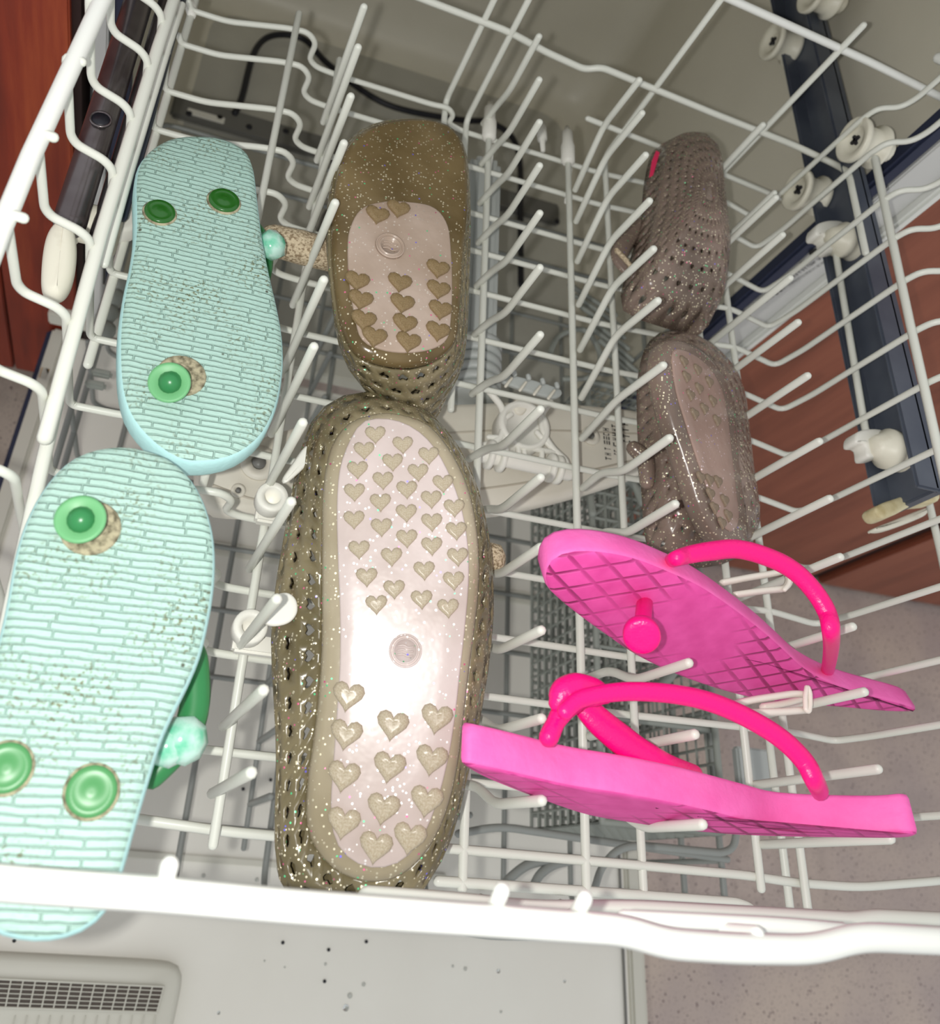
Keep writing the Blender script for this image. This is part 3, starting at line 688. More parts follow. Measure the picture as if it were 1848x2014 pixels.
# rack rollers with their clips on the right
for (wx, wy, kx, ky) in ((1662, 474, 1632, 458), (1752, 885, 1710, 868)):
    c = P(wx, wy, x=0.972)
    t = lathe('rack_roller', c, (-1, 0, 0), [(-.03, .022), (-.026, .029), (-.016, .030), (-.012, .026), (-.004, .026), (0, .030), (.010, .030), (.014, .024), (.026, .018), (.034, .012)], 'cream', rack, seg=24)
    k = P(kx, ky, z=0.10)
    slab('roller_clip', pix([(kx - 24, ky - 18), (kx + 2, ky - 26), (kx + 30, ky - 20), (kx + 28, ky + 14), (kx + 26, ky + 26), (kx - 2, ky + 30), (kx - 8, ky + 6), (kx - 26, ky + 2)], z=0.112), (0, 0, 1), .028, 'clip', None, t, round_=.004, N=40)

# ---- upper spray arm (hangs under the rack)
arm = thing('spray_arm', P(1030, 840, z=-.14), 'long cream plastic spray arm hanging under the upper rack', 'spray arm')
slab('arm_body', pix([(395, 900), (470, 872), (600, 830), (760, 795), (900, 790), (1050, 786), (1190, 796), (1260, 806), (1300, 830), (1310, 880), (1270, 925), (1180, 958), (1060, 990), (950, 1008), (800, 1010), (600, 1008), (440, 1006), (400, 985), (385, 940)], z=-.13), (0, 0, 1), .04, 'arm', None, arm, round_=.012, N=96)
tube('arm_ridge', pix([(880, 852), (1000, 846), (1120, 848), (1290, 856)], z=-.131), .0022, 'armd', arm, rad=.02)
tube('arm_ridge', pix([(900, 968), (1000, 955), (1120, 935), (1250, 905)], z=-.131), .0022, 'armd', arm, rad=.02)
tube('arm_ridge', pix([(420, 955), (500, 985), (560, 985)], z=-.131), .0022, 'armd', arm, rad=.02)
for px, py, r_ in ((509, 911, .026), (468, 966, .010), (1160, 858, .016)):
    c = P(px, py, z=-.13); t = lathe('nozzle', c, (0, 0, 1), [(0, r_), (.004, r_), (.004, r_ * .45), (-.002, r_ * .4)], 'arm', arm)
    lathe('nozzle_hole', c + Vector((0, 0, .001)), (0, 0, 1), [(0, r_ * .38), (.004, r_ * .36)], 'plate', t, seg=14)
scribble('marker_note', P(1196, 905, z=-.128), P(1190, 838, z=-.128), (0, 0, 1), .011, 0, arm)
scribble('marker_note', P(1213, 895, z=-.128), P(1207, 832, z=-.128), (0, 0, 1), .011, 0, arm)
scribble('marker_note', P(1232, 870, z=-.128), P(1226, 822, z=-.128), (0, 0, 1), .013, 0, arm)
# hub bracket
hub = thing('arm_bracket', P(1030, 835, z=-.09), 'cream plastic hub bracket clipped to the rack floor above the spray arm', 'bracket')
hz = -.085
c = P(1030, 838, z=hz)
lathe('hub_ring', c, (0, 0, 1), [(-.03, .040), (0, .042), (.006, .040), (.006, .033), (-.004, .031), (-.004, .004), (-.006, .002)], 'clip', hub, seg=36)
tube('strut', pix([(962, 770), (985, 800), (990, 830), (985, 858), (965, 872), (930, 880)], z=hz), .0055, 'clip', hub, smooth_path=True)
tube('strut', pix([(1082, 790), (1066, 815), (1068, 850), (1085, 880), (1110, 905), (1114, 920)], z=hz), .0055, 'clip', hub, smooth_path=True)
for l in ([(990, 825), (1005, 815)], [(960, 860), (1000, 862)], [(1000, 862), (1020, 878), (1090, 890)], [(1055, 850), (1090, 888)], [(1018, 880), (1022, 905)], [(1030, 882), (1032, 906)], [(1066, 886), (1064, 910)]):
    tube('rib', pix(l, z=hz), .0045, 'clip', hub, rad=.01)
tube('bar', pix([(948, 893), (1010, 906), (1118, 930)], z=hz + .01), .0125, 'clip', hub, rad=.0, sides=14)
for px, py in ((962, 894), (985, 900), (1082, 920), (1096, 924)):
    lathe('collar', P(px, py, z=hz + .01), (1, -.02, 0), [(-.005, .017), (-.003, .022), (.003, .022), (.005, .017)], 'clip', hub, seg=22)
tube('tab', pix([(1120, 926), (1132, 936), (1126, 924)], z=hz), .006, 'clip', hub, rad=.004)
cb = slab('comb_plate', pix([(1008, 738), (1100, 764), (1086, 782), (992, 752)], z=hz + .02), (0, 0, 1), .008, 'grey', None, hub, round_=.002, N=40)
for k in range(4):
    t = k / 3; tube('comb_tooth', [P(1012 + 84 * t, 737 + 24 * t, z=hz + .024), P(1010 + 84 * t, 731 + 24 * t, z=hz + .024)], .004, 'grey', cb)
    tube('comb_rib', [P(1006 + 84 * t, 744 + 24 * t, z=hz + .026), P(994 + 84 * t, 760 + 24 * t, z=hz + .026)], .0024, 'arm', cb)
slab('bracket_arm', pix([(1016, 782), (1044, 784), (1036, 806), (1026, 815), (1014, 808)], z=hz), (0, 0, 1), .02, 'arm', None, hub, round_=.003, N=32)
# feed pipe
fp = thing('feed_pipe', (0.41, 0.9, -.12), 'grey ribbed water feed pipe running back under the rack', 'pipe')
q = pix([(921, 330), (981, 345), (987, 735), (915, 735)], z=-.12)
box('pipe_body', ((q[0].x + q[1].x + q[2].x + q[3].x) / 4, (1.2 + q[2].y) / 2, -.14), .058, 1.2 - q[2].y, .05, 'grey', fp, bev=.012)
for k in range(6):
    lathe('pipe_rib', (q[2].x - .036, q[2].y - .035 + .018 * k, -.145), (0, 1, 0), [(-.008, .037), (-.006, .042), (.005, .042), (.008, .037)], 'grey', fp, seg=26)

# ================================================================== LOWER RACK
lo = thing('dish_rack', (0.4, 0.6, -.74), 'shade-greyed coated wire lower dishwasher rack, seen below the upper one', 'rack')
LZ = -.74
for y in [0.09 + .125 * k for k in range(11)]:
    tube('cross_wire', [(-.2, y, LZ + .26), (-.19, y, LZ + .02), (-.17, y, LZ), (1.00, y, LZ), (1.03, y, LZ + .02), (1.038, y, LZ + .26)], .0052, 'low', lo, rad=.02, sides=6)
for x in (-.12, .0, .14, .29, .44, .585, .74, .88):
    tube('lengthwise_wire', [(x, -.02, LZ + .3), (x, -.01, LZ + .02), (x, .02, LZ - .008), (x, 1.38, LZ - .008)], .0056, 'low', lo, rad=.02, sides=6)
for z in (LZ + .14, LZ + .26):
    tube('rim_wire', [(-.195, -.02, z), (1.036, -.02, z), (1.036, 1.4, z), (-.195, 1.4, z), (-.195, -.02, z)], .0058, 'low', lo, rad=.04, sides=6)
for x, ys in ((.245, 10), (.445, 10), (.585, 9)):
    tube('tine_bar', [(x, .06, LZ + .01), (x, 1.25, LZ + .01)], .005, 'low', lo, rad=0, sides=6)
    for k in range(ys): tube('tine', [(x, .13 + .105 * k, LZ + .01), (x + .004, .13 + .105 * k, LZ + .2)], .0056, 'low', lo, rad=0, sides=6)
tube('handle_loop', pix([(990, 1745), (1005, 1725), (1040, 1700), (1085, 1690), (1100, 1693)], z=-.55), .008, 'low', lo, smooth_path=True)
tube('handle_loop', pix([(1048, 1745), (1062, 1720), (1090, 1700), (1130, 1690)], z=-.55), .008, 'low', lo, smooth_path=True)
tube('handle_loop', pix([(1170, 1745), (1180, 1710), (1210, 1672), (1250, 1662), (1420, 1678), (1442, 1668), (1448, 1640), (1444, 1560)], z=-.42), .0062, 'low', lo, rad=.03)
tube('handle_bar', pix([(900, 1640), (980, 1625), (1150, 1650), (1430, 1690)], z=-.45), .006, 'low', lo, rad=.03)
slab('handle_lip', pix([(902, 1826), (980, 1832), (1092, 1838), (1094, 1848), (1040, 1850), (960, 1848), (910, 1838)], z=-.6), (0, 0, 1), .02, 'low', None, lo, round_=.003, N=40)
# left side lower rack latch / spray nozzles
for px, py in ((210, 620), (222, 590), (205, 655), (235, 560), (228, 475), (240, 440)):
    lathe('side_bead', P(px, py, z=-.45), (0.3, 1, 0), [(-.02, .012), (-.01, .017), (.01, .017), (.02, .012)], 'basket', lo, seg=12)
box('side_latch', P(200, 735, z=-.45), .035, .014, .014, 'basket', lo, bev=.004); box('side_latch', P(188, 757, z=-.45), .035, .014, .014, 'basket', lo, bev=.004)

# cutlery basket: woven lattice walls, dividers and a lid grid
bk = thing('cutlery_basket', (.82, .4, LZ), 'dark grey lattice cutlery basket standing in the lower rack', 'basket')
def grid_face(o, u, v, nu, nv, r, name, diag=False):
    vs, fs = [], []
    def add(a, b_):
        g, f = tube_geo([a, b_], r, 4, cap=False); i = len(vs); vs.extend(g); fs.extend([tuple(k + i for k in q_) for q_ in f])
    for i in range(nu + 1): add(o + u * (i / nu), o + u * (i / nu) + v)
    for j in range(nv + 1): add(o + v * (j / nv), o + v * (j / nv) + u)
    if diag:
        for i in range(nu):
            for j in range(nv):
                if (i + j) % 2: add(o + u * (i / nu) + v * (j / nv), o + u * ((i + 1) / nu) + v * ((j + 1) / nv))
    ob = obj(name, vs, fs, 'basket', bk, smooth=False); ob['kind'] = 'stuff'; return ob
BX0, BX1, BY0, BY1, BZ0, BZ1 = .785, 1.02, .13, .98, LZ + .02, -.44
V = Vector
grid_face(V((BX0, BY0, BZ0)), V((0, BY1 - BY0, 0)), V((0, 0, BZ1 - BZ0)), 30, 9, .0028, 'side_lattice')
grid_face(V((BX1, BY0, BZ0)), V((0, BY1 - BY0, 0)), V((0, 0, BZ1 - BZ0)), 30, 9, .0028, 'side_lattice')
grid_face(V((BX0, BY0, BZ0)), V((BX1 - BX0, 0, 0)), V((0, 0, BZ1 - BZ0)), 12, 9, .0028, 'end_lattice')
grid_face(V((BX0, BY1, BZ0)), V((BX1 - BX0, 0, 0)), V((0, 0, BZ1 - BZ0)), 12, 9, .0028, 'end_lattice', True)
grid_face(V((BX0, BY0, BZ0)), V((BX1 - BX0, 0, 0)), V((0, BY1 - BY0, 0)), 14, 34, .0038, 'floor_lattice')
grid_face(V((.865, BY0, BZ0)), V((0, BY1 - BY0, 0)), V((0, 0, BZ1 - BZ0 - .04)), 30, 7, .0028, 'divider')
grid_face(V((.94, BY0, BZ0)), V((0, BY1 - BY0, 0)), V((0, 0, BZ1 - BZ0 - .04)), 30, 7, .0028, 'divider')
grid_face(V((BX0, .42, BZ1)), V((.12, 0, 0)), V((0, .5, 0)), 4, 18, .004, 'lid_lattice', True)
tube('basket_rim', [(BX0, BY0, BZ1), (BX1, BY0, BZ1), (BX1, BY1, BZ1), (BX0, BY1, BZ1), (BX0, BY0, BZ1)], .0065, 'basket', bk, rad=.02)
for y in (.3, .52, .76): tube('crossbar', [(BX0, y, BZ1 - .01), (BX1, y, BZ1 - .01)], .0055, 'basket', bk, rad=0)
tube('carry_handle', [(.90, .35, BZ1), (.90, .38, BZ1 + .08), (.90, .66, BZ1 + .08), (.90, .70, BZ1)], .009, 'basket', bk, rad=.03)
for k in range(8):
    tube('lid_rib', pix([(1120 + 12 * k, 560 + 22 * k), (1210 + 8 * k, 620 + 22 * k)], z=-.42), .006, 'basket', bk)
tube('lid_curl', pix([(1165, 1010), (1160, 960), (1185, 945), (1240, 950), (1262, 990)], z=-.4), .008, 'basket', bk, smooth_path=True)
tube('lid_curl', pix([(1080, 700), (1100, 660), (1150, 650), (1180, 700), (1160, 740), (1110, 745)], z=-.4), .006, 'basket', bk, smooth_path=True)
box('basket_plate', P(1485, 1520, z=-.5), .085, .085, .02, 'grey', bk, bev=.004)

# ================================================================== SHOES
def plane_n(a, b, c):
    n = (b - a).cross(c - a).normalized(); return n if n.dot(LENS - a) > 0 else -n
# ---------- mint flip-flops
def flipflop_mint(outline, o, n, plugs, label):
    t = thing('flip_flop', o, label, 'flip-flop', 'mint green flip-flops')
    pts = [PP(a, b, o, n) for a, b in outline]
    slab('sole', pts, n, .036, 'mint', 'mintside', t, round_=.009, ulen=plugs['axis'], N=90)
    for kind, (px, py), r in plugs['items']:
        c = PP(px, py, o, n)
        if kind == 'flush':
            lathe('socket', c + n * .0006, n, [(-.004, r * 1.10), (.0, r * 1.12), (.0012, r * 1.05)], 'hole', t)
            lathe('plug', c + n * .001, n, [(-.002, r * .98), (.002, r), (.0038, r * .93), (.003, r * .72), (.0026, r * .45), (.0036, r * .3), (.0036, r * .08)], 'greend' if plugs['dark'] else 'greenm', t, seg=32)
    (hx, hy), (dx, dy), hgt, r = plugs['out']
    h = PP(hx, hy, o, n); d = PP(dx, dy, o + n * hgt, n)
    lathe('socket', h + n * .0006, n, [(-.004, r * 1.22), (.0, r * 1.22), (.0014, r * 1.12), (.0004, r * .9)], 'hole', t)
    ax = (d - h).normalized()
    tube('stem', [h - n * .004, h.lerp(d, .5), d], [.0105, .009, .011], 'green', t, rad=0, sides=14)
    lathe('plug', d, (ax + n * 1.5).normalized(), [(-.010, r * .35), (-.004, r * .85), (0, r), (.002, r * 1.0), (.002, r * .86), (.000, r * .62), (-.002, r * .34), (-.002, r * .05)], 'greenl', t, seg=36)
    return t
n1 = Vector((0.03, 0.10, 1)).normalized(); o1 = Vector((0, .55, .20))
G1 = [(384, 262), (440, 268), (482, 290), (500, 322), (507, 370), (513, 420), (520, 470), (532, 530), (548, 600), (557, 650), (560, 700), (556, 750), (545, 800), (522, 848), (490, 880), (450, 900), (400, 908), (360, 905), (320, 885), (280, 850), (252, 810), (238, 765), (233, 710), (234, 640), (242, 580), (255, 520), (264, 460), (265, 410), (264, 360), (272, 320), (295, 290), (335, 268)]
f1 = flipflop_mint(G1, o1, n1, dict(axis=(0, 1, 0), dark=True, items=[('flush', (314, 419), .0165), ('flush', (440, 397), .0175)], out=((357, 739), (333, 753), .022, .0195)), 'mint green flip-flop lying sole up at the back left, mud specks, green plugs')
n2 = Vector((0.0, 0.03, 1)).normalized(); o2 = Vector((0, .15, .265))
G2 = [(240, 872), (290, 880), (335, 898), (372, 930), (400, 975), (418, 1030), (425, 1085), (423, 1150), (412, 1220), (395, 1290), (370, 1350), (342, 1405), (318, 1460), (296, 1530), (275, 1600), (255, 1670), (236, 1735), (215, 1785), (170, 1828), (105, 1850), (30, 1848), (-40, 1820), (-90, 1770), (-112, 1700), (-115, 1620), (-100, 1530), (-72, 1440), (-38, 1350), (-8, 1265), (12, 1180), (28, 1090), (50, 1020), (85, 955), (130, 905), (180, 880)]
f2 = flipflop_mint(G2, o2, n2, dict(axis=(0, 1, 0), dark=False, items=[('flush', (12, 1511), .0170), ('flush', (180, 1557), .0175)], out=((178, 1038), (158, 1022), .026, .0195)), 'mint green flip-flop lying sole up at the front left, passing under the rack rim')
# straps: under each sole, with a mint gem where the straps cross
t = tube('strap', pix([(300, 1240), (372, 1275), (384, 1340), (378, 1410), (345, 1475), (296, 1530)], z=.17), [.010, .012, .013, .013, .012, .010], 'green', f2, smooth_path=True, sides=12, flat=.7)
tube('strap', pix([(372, 1300), (300, 1380), (150, 1420)], z=.16), .010, 'green', f2, smooth_path=True, sides=12, flat=.7)
for (px, py, sx_, m_) in ((362, 1456, .020, 'mintgem'), (330, 1468, .017, 'mintgem')):
    lathe('gem', P(px, py, z=.185), (.3, -.2, 1), [(-.014, sx_ * .6), (-.008, sx_), (.004, sx_), (.012, sx_ * .6), (.014, sx_ * .2)], m_, f2, seg=9)
tube('strap', pix([(470, 420), (508, 462), (520, 500), (510, 560), (480, 620)], z=.12), .011, 'green', f1, smooth_path=True, sides=12, flat=.7)
lathe('gem', P(535, 482, z=.15), (.6, 0, .8), [(-.014, .010), (-.006, .018), (.006, .018), (.014, .008)], 'mintgem', f1, seg=9)

# ---------- jelly shoes
def ring_at(px, z, N): return resample(crom(pix(px, z=z), 8, True), N)
def align(a, b):
    """rotate loop b so that it pairs up with loop a"""
    N = len(a)
    def area(l): return sum(l[i].x * l[(i + 1) % N].y - l[(i + 1) % N].x * l[i].y for i in range(N))
    if area(a) * area(b) < 0: b = list(reversed(b))
    ca = sum(a, Vector()) / N; cb_ = sum(b, Vector()) / N
    best = min(range(N), key=lambda k: sum(((a[i] - ca) - (b[(i + k) % N] - cb_)).length_squared for i in range(0, N, 3)))
    return [b[(i + best) % N] for i in range(N)]
def jelly(label, sole_px, o0, n0, body_px, z1, bed_px, ringN, rows, parts=('jelly', 'jellyrim', 'bed'), hole=.95, bulge=.03):
    n0 = Vector(n0).normalized(); c = PP(*sole_px[0], o0, n0)
    t = thing('jelly_shoe', (c.x, c.y, z1), label, 'jelly shoe', 'glitter jelly shoes')
    A = resample(crom([PP(a, b, o0, n0) - n0 * .018 for a, b in sole_px], 8, True), ringN); B = align(A, ring_at(body_px, z1, ringN))
    ca = sum(A, Vector()) / ringN; rings = []
    for j in range(rows + 1):
        f = j / rows; k = math.sin(f * math.pi) * bulge
        rings.append([(A[i].lerp(B[i], f)) + ((A[i].lerp(B[i], f) - ca) * Vector((1, 1, 0)) if False else Vector(((A[i] - ca).x, (A[i] - ca).y, 0))).normalized() * k for i in range(ringN)])
    lattice('upper', rings, parts[0], t, solid=.005, hole=hole)
    # turned-over throat below so that no daylight shows through the body
    C1 = [b * .8 + (sum(B, Vector()) / ringN) * .2 + Vector((0, 0, -.004)) for b in B]
    lattice('collar', [B, C1], parts[0], t, solid=.006, hole=.8)
    slab('outsole', [PP(a, b, o0, n0) for a, b in sole_px], n0, .024, parts[1], None, t, round_=.010, N=96)
    slab('tread_plate', [PP(a, b, o0 + n0 * .003, n0) for a, b in bed_px], n0, .005, parts[2], None, t, round_=.002, N=80)
    return t
J1S = [(745, 808), (790, 811), (838, 828), (872, 862), (902, 910), (924, 965), (938, 1030), (944, 1100), (941, 1180), (931, 1260), (921, 1340), (912, 1420), (902, 1500), (886, 1575), (862, 1640), (828, 1692), (785, 1728), (735, 1740), (685, 1730), (640, 1700), (612, 1660), (600, 1610), (603, 1540), (614, 1460), (624, 1380), (630, 1300), (632, 1220), (632, 1140), (632, 1060), (633, 980), (640, 915), (655, 865), (690, 825)]
J1B = [(750, 830), (800, 850), (850, 900), (885, 960), (905, 1050), (905, 1150), (890, 1300), (880, 1400), (860, 1500), (840, 1600), (800, 1680), (760, 1740), (700, 1758), (630, 1755), (580, 1735), (553, 1690), (549, 1620), (552, 1540), (556, 1460), (558, 1380), (560, 1300), (564, 1220), (570, 1140), (577, 1060), (588, 980), (602, 910), (625, 858), (665, 825), (710, 815)]
J1T = [(740, 822), (780, 826), (820, 845), (855, 880), (885, 935), (908, 1000), (920, 1070), (922, 1140), (915, 1230), (905, 1320), (895, 1410), (882, 1490), (862, 1570), (835, 1640), (795, 1690), (745, 1708), (695, 1695), (660, 1655), (650, 1590), (655, 1500), (662, 1400), (668, 1300), (668, 1200), (664, 1100), (662, 1000), (668, 920), (690, 860), (712, 830)]
OJ1 = P(785, 1290, z=.14); NJ1 = Vector((-.25, -.21, .93)).normalized()
def J1P(a, b, e=0): return PP(a, b, OJ1 + NJ1 * (.003 + e), NJ1)
j1 = jelly('large glitter jelly shoe lying sole up at the front, pearly sole with heart treads', J1S, OJ1, NJ1, J1B, .035, J1T, 48, 5, hole=.8)
for px, py in [(738, 856), (716, 887), (792, 876), (843, 897), (772, 910), (703, 925), (822, 930), (753, 946), (871, 952), (800, 964), (697, 969), (848, 983), (748, 989), (893, 1000), (799, 1010), (696, 1023), (849, 1028), (750, 1038), (897, 1045), (800, 1060), (706, 1082), (849, 1075), (770, 1096), (900, 1096), (834, 1123), (721, 1136), (892, 1143), (775, 1160), (829, 1180), (881, 1197), (740, 1190)]:
    heart(J1P(px, py), NJ1, (-.12, 1, 0), .0225, 'heart', j1)
for px, py in [(771, 1428), (684, 1371), (680, 1446), (858, 1415), (765, 1510), (848, 1496), (675, 1528), (838, 1577), (753, 1592), (675, 1620), (738, 1668), (805, 1650)]:
    heart(J1P(px, py), NJ1, (.1, 1, 0), .032, 'heart', j1)
def emblem(c, r, parent, m, n):
    n = Vector(n).normalized()
    lathe('oval_emblem', c, n, [(-.001, r), (.0022, r * .98), (.0022, r * .90), (.0, r * .87), (.0, r * .76), (.0018, r * .74), (.0018, r * .68), (-.0006, r * .66)], m, parent, seg=40)
    e = n.cross(Vector((0, 1, 0))).normalized() * -1; f = n.cross(e)
    for k in (-1, 0, 1):
        tube('emblem_line', [c - e * .45 * r + f * k * r * .26, c - e * .1 * r + f * (k * .26 + .08) * r, c + e * .12 * r + f * (k * .26 - .06) * r, c + e * .45 * r + f * k * r * .26], r * .05, m, parent, rad=.002, sides=5)
emblem(J1P(797, 1280, .001), .0165, j1, 'bed', NJ1)
# beige bow ends
lathe('bow', P(962, 1098, z=.06), (1, .05, .1), [(-.05, .010), (-.02, .016), (.0, .019), (.012, .017), (.018, .008)], 'beige', j1, seg=18)

J2S = [(800, 228), (850, 230), (890, 245), (912, 275), (922, 320), (925, 380), (922, 440), (915, 500), (912, 560), (908, 620), (900, 665), (870, 695), (830, 710), (790, 712), (740, 702), (700, 680), (680, 640), (668, 590), (660, 530), (656, 470), (658, 400), (665, 340), (680, 290), (710, 255), (750, 236)]
J2B = [(800, 250), (850, 252), (890, 270), (908, 320), (905, 400), (900, 500), (905, 600), (908, 670), (900, 730), (880, 770), (862, 810), (845, 838), (820, 842), (790, 825), (760, 798), (725, 760), (700, 720), (690, 670), (690, 600), (680, 500), (680, 400), (690, 320), (720, 275), (760, 255)]
J2T = [(790, 395), (850, 405), (880, 440), (888, 500), (890, 560), (888, 620), (880, 665), (850, 685), (800, 692), (750, 686), (712, 665), (698, 620), (688, 560), (684, 500), (688, 450), (710, 410), (750, 396)]
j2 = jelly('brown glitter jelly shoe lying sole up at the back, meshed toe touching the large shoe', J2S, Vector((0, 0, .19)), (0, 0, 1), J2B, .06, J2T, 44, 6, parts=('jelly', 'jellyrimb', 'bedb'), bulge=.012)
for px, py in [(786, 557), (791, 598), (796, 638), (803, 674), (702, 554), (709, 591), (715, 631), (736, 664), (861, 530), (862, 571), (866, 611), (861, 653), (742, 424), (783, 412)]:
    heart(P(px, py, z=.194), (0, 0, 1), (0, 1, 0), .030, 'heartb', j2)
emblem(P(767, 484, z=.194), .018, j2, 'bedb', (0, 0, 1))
tube('bow', pix([(534, 472), (590, 486), (652, 503)], z=.10), [.020, .022, .021], 'beige', j2, rad=0, sides=14)
tube('strap', pix([(640, 500), (700, 520), (760, 500)], z=.09), .014, 'jelly', j2, rad=0)

def dome(name, outline, z, h, m, parent, n=44, rows=6, hole=.9, solid_rows=(), off=Vector((0, 0, 0))):
    A = ring_at(outline, z, n); c = sum(A, Vector()) / n; rings = []
    for j in range(rows + 1):
        s = 1 - j / (rows + .6); hh = math.sqrt(max(0, 1 - s * s)) * h
        rings.append([c + (a - c) * s + off * (1 - s) + Vector((0, 0, hh)) for a in A])
    lattice(name, rings, m, parent, solid=.005, hole=hole, skip=solid_rows)
    last = rings[-1]
    obj(name + '_crown', last, [tuple(range(n))], m, parent)
# third shoe: on its side at the back right
t3 = thing('jelly_shoe', P(1330, 470, z=-.02), 'small smoky glitter jelly shoe on its side at the back right, a pink edge inside', 'jelly shoe', 'glitter jelly shoes')
J3O = [(1335, 278), (1368, 285), (1385, 320), (1392, 380), (1398, 450), (1405, 530), (1402, 590), (1390, 640), (1360, 652), (1310, 645), (1265, 630), (1232, 618), (1222, 590), (1232, 540), (1250, 480), (1262, 420), (1270, 350), (1285, 300), (1308, 282)]
dome('upper', J3O, .03, .10, 'jelly2', t3, n=40, rows=7, hole=.62)
slab('outsole', [P(a, b, z=.06) for a, b in ((1352, 279), (1378, 290), (1392, 340), (1398, 420), (1406, 520), (1404, 590), (1392, 645), (1380, 640), (1382, 560), (1378, 460), (1372, 370), (1360, 310))], (.3, 0, 1), .07, 'jelly2', None, t3, round_=.008, N=60)
obj('insole_edge', pix([(1290, 296), (1297, 300), (1284, 345), (1276, 350), (1281, 318)], z=.095), [(0, 1, 2, 3, 4)], mat('pink_insole', (206, 40, 84), 0.5), t3, smooth=False)
tube('strap', pix([(1262, 440), (1228, 478), (1218, 510), (1248, 545)], z=.03), [.012, .016, .015, .012], 'jelly2', t3, smooth_path=True, flat=.5)
tube('buckle_pin', pix([(1212, 492), (1238, 520), (1242, 536)], z=.05), .004, 'beige', t3)
# fourth shoe
t4 = thing('jelly_shoe', P(1370, 900, z=-.02), 'smoky pink glitter jelly shoe in the right tine row behind the pink flip-flops', 'jelly shoe', 'glitter jelly shoes')
J4O = [(1320, 652), (1355, 662), (1395, 690), (1430, 735), (1448, 790), (1455, 850), (1462, 920), (1472, 990), (1478, 1050), (1470, 1082), (1435, 1100), (1400, 1112), (1340, 1115), (1290, 1105), (1270, 1060), (1264, 980), (1258, 900), (1254, 820), (1255, 750), (1268, 690), (1290, 662)]
dome('upper', J4O, .02, .068, 'jelly2', t4, n=40, rows=7, hole=.45)
J4S = [(1315, 668), (1350, 668), (1390, 692), (1426, 738), (1446, 795), (1453, 860), (1460, 930), (1470, 1000), (1474, 1055), (1466, 1078), (1440, 1078), (1410, 1050), (1385, 1000), (1365, 940), (1345, 880), (1325, 820), (1310, 760), (1302, 705)]
o4 = P(1390, 880, z=.135); n4 = Vector((.42, -.05, 1)).normalized()
slab('outsole', [PP(a, b, o4, n4) for a, b in J4S], n4, .03, 'jelly2', None, t4, round_=.009, N=80)
slab('tread_plate', [PP(a, b, o4 + n4 * .003, n4) for a, b in ((1325, 690), (1360, 694), (1395, 722), (1420, 765), (1432, 820), (1440, 890), (1448, 960), (1454, 1020), (1440, 1045), (1415, 1020), (1395, 965), (1372, 900), (1350, 830), (1330, 760))], n4, .004, 'bed2', None, t4, round_=.002, N=70)
for px, py in [(1345, 712), (1372, 728), (1395, 752), (1350, 742), (1375, 765), (1402, 790), (1358, 778), (1385, 805), (1410, 828), (1366, 815), (1395, 945), (1378, 940), (1412, 948), (1397, 972), (1425, 985), (1405, 1000), (1432, 1015), (1420, 1030)]:
    heart(PP(px, py, o4 + n4 * .004, n4), n4, (0, 1, 0), .018, 'heart2', t4)
tube('bow', pix([(1244, 880), (1268, 905), (1272, 950)], z=.05), [.010, .013, .010], 'jelly2', t4, smooth_path=True)

# ---------- pink flip-flops
# A: upper one, standing on its side and leaning, underside to the lens
oA = Vector((0, .255, .22)); nA = Vector((0.06, -.90, .43)).normalized()
A1 = [(1070, 1140), (1076, 1114), (1096, 1094), (1140, 1084), (1200, 1088), (1260, 1102), (1320, 1126), (1380, 1154), (1440, 1194), (1500, 1240), (1545, 1280), (1585, 1316), (1640, 1346), (1700, 1366), (1770, 1384), (1800, 1394), (1800, 1402), (1740, 1402), (1650, 1394), (1560, 1387), (1470, 1374), (1390, 1352), (1320, 1326), (1250, 1292), (1190, 1252), (1140, 1216), (1100, 1184), (1078, 1162)]
fA = thing('flip_flop', oA, 'bright pink flip-flop with a loose toe plug, leaning behind its mate', 'flip-flop', 'pink flip-flops')
ptsA = [PP(a, b, oA, nA) for a, b in A1]
slab('sole', ptsA, nA, .034, 'pink', 'pinkside', fA, round_=.006, ulen=(1, 0, -.1), N=100)
h = PP(1270, 1190, oA, nA); d = P(1261, 1246, y=h.y - .05)
tube('stem', [h - nA * .004, d], [.0085, .008], 'hot', fA, rad=0, sides=14)
axd = Vector((0, -.55, .2)) ; axd = ((d - h).normalized() + Vector((-.15, -.5, .55))).normalized()
lathe('plug', d, axd, [(-.005, .008), (-.0045, .0165), (.0, .0175), (.007, .0175), (.0095, .0155), (.0085, .010), (.0095, .003)], 'hot', fA, seg=30)
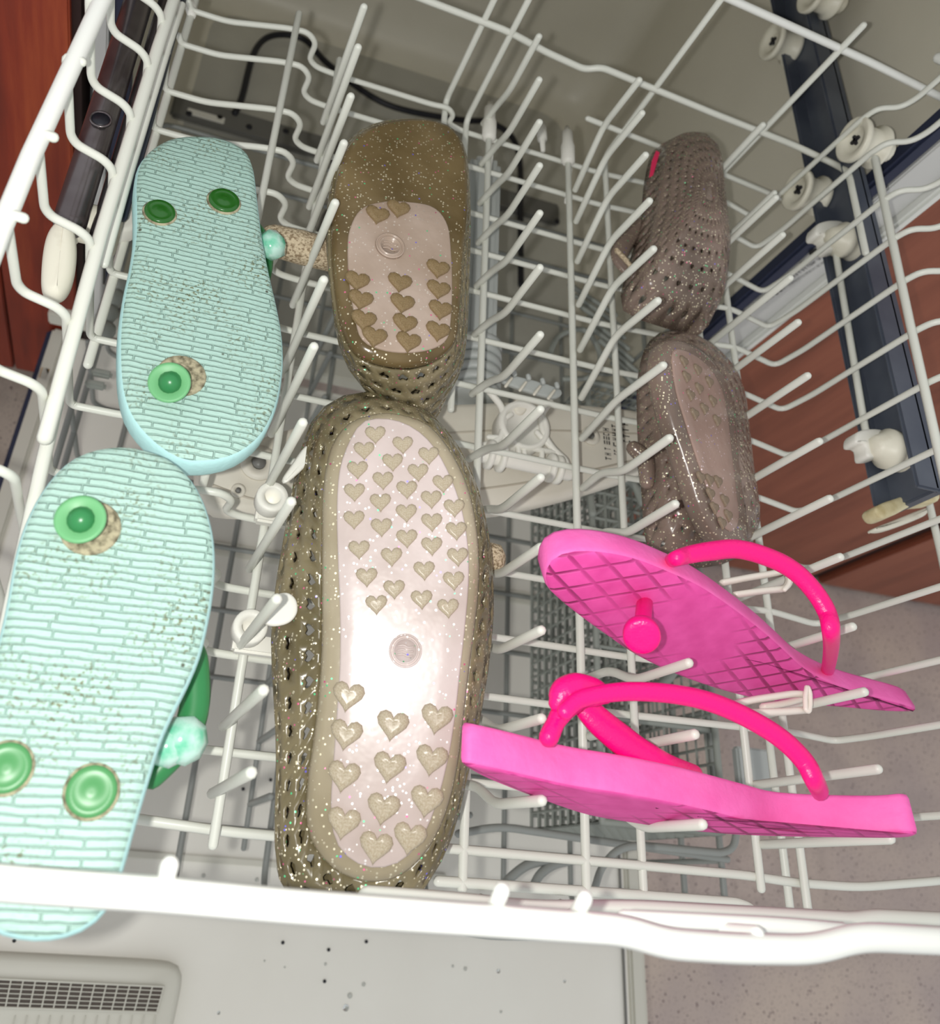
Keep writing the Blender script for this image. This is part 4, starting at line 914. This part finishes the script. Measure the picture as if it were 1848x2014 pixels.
tube('strap', [P(1312, 1108, z=.2)] + pix([(1325, 1100), (1350, 1092), (1395, 1084), (1450, 1080), (1510, 1096), (1560, 1122), (1600, 1162), (1626, 1205), (1634, 1245)], z=.27) + [P(1633, 1285, z=.2), P(1626, 1325, z=.08)], [.006, .0085, .010, .010, .010, .010, .009, .008], 'hot', fA, smooth_path=True, sides=14, flat=.8)
# B: front one, on edge
oB = P(1250, 1580, z=.19); nB = Vector((-.052, -.985, .14)).normalized()
B1 = [(906, 1502), (960, 1510), (1040, 1528), (1120, 1546), (1228, 1563), (1320, 1580), (1400, 1598), (1480, 1618), (1540, 1632), (1640, 1638), (1740, 1640), (1798, 1637), (1801, 1646), (1750, 1650), (1650, 1649), (1540, 1647), (1440, 1643), (1340, 1634), (1240, 1620), (1150, 1604), (1070, 1578), (1000, 1552), (940, 1526)]
fB = thing('flip_flop', oB, 'bright pink flip-flop standing on its edge at the front, strap looping above it', 'flip-flop', 'pink flip-flops')
slab('sole', [PP(a, b, oB, nB) for a, b in B1], nB, .037, 'pink', 'pinkside', fB, round_=.005, ulen=(1, 0, 0), N=100)
tube('toe_post', pix([(1078, 1452), (1086, 1434), (1100, 1408), (1122, 1378)], z=.24), [.009, .009, .0085, .010, .013], 'hot', fB, smooth_path=True, sides=12)
tube('strap', pix([(1110, 1400), (1140, 1376), (1190, 1364), (1250, 1360), (1330, 1366), (1400, 1382), (1470, 1412), (1535, 1452), (1580, 1496), (1602, 1536)], z=.26) + [P(1612, 1556, z=.22)], [.0075, .008, .0085, .009, .0095, .010, .010, .0095], 'hot', fB, smooth_path=True, sides=14, flat=.85)
tube('strap', pix([(1145, 1385), (1185, 1425), (1250, 1475), (1310, 1505)], z=.19) + [P(1370, 1524, z=.17)], [.012, .0145, .0155, .014, .011, .009], 'hot', fB, smooth_path=True, sides=14, flat=.6)
tube('knot', pix([(1098, 1384), (1110, 1366), (1135, 1358), (1170, 1362), (1190, 1368)], z=.245), [.010, .015, .016, .013, .008], 'hot', fB, smooth_path=True, sides=16, flat=.85)
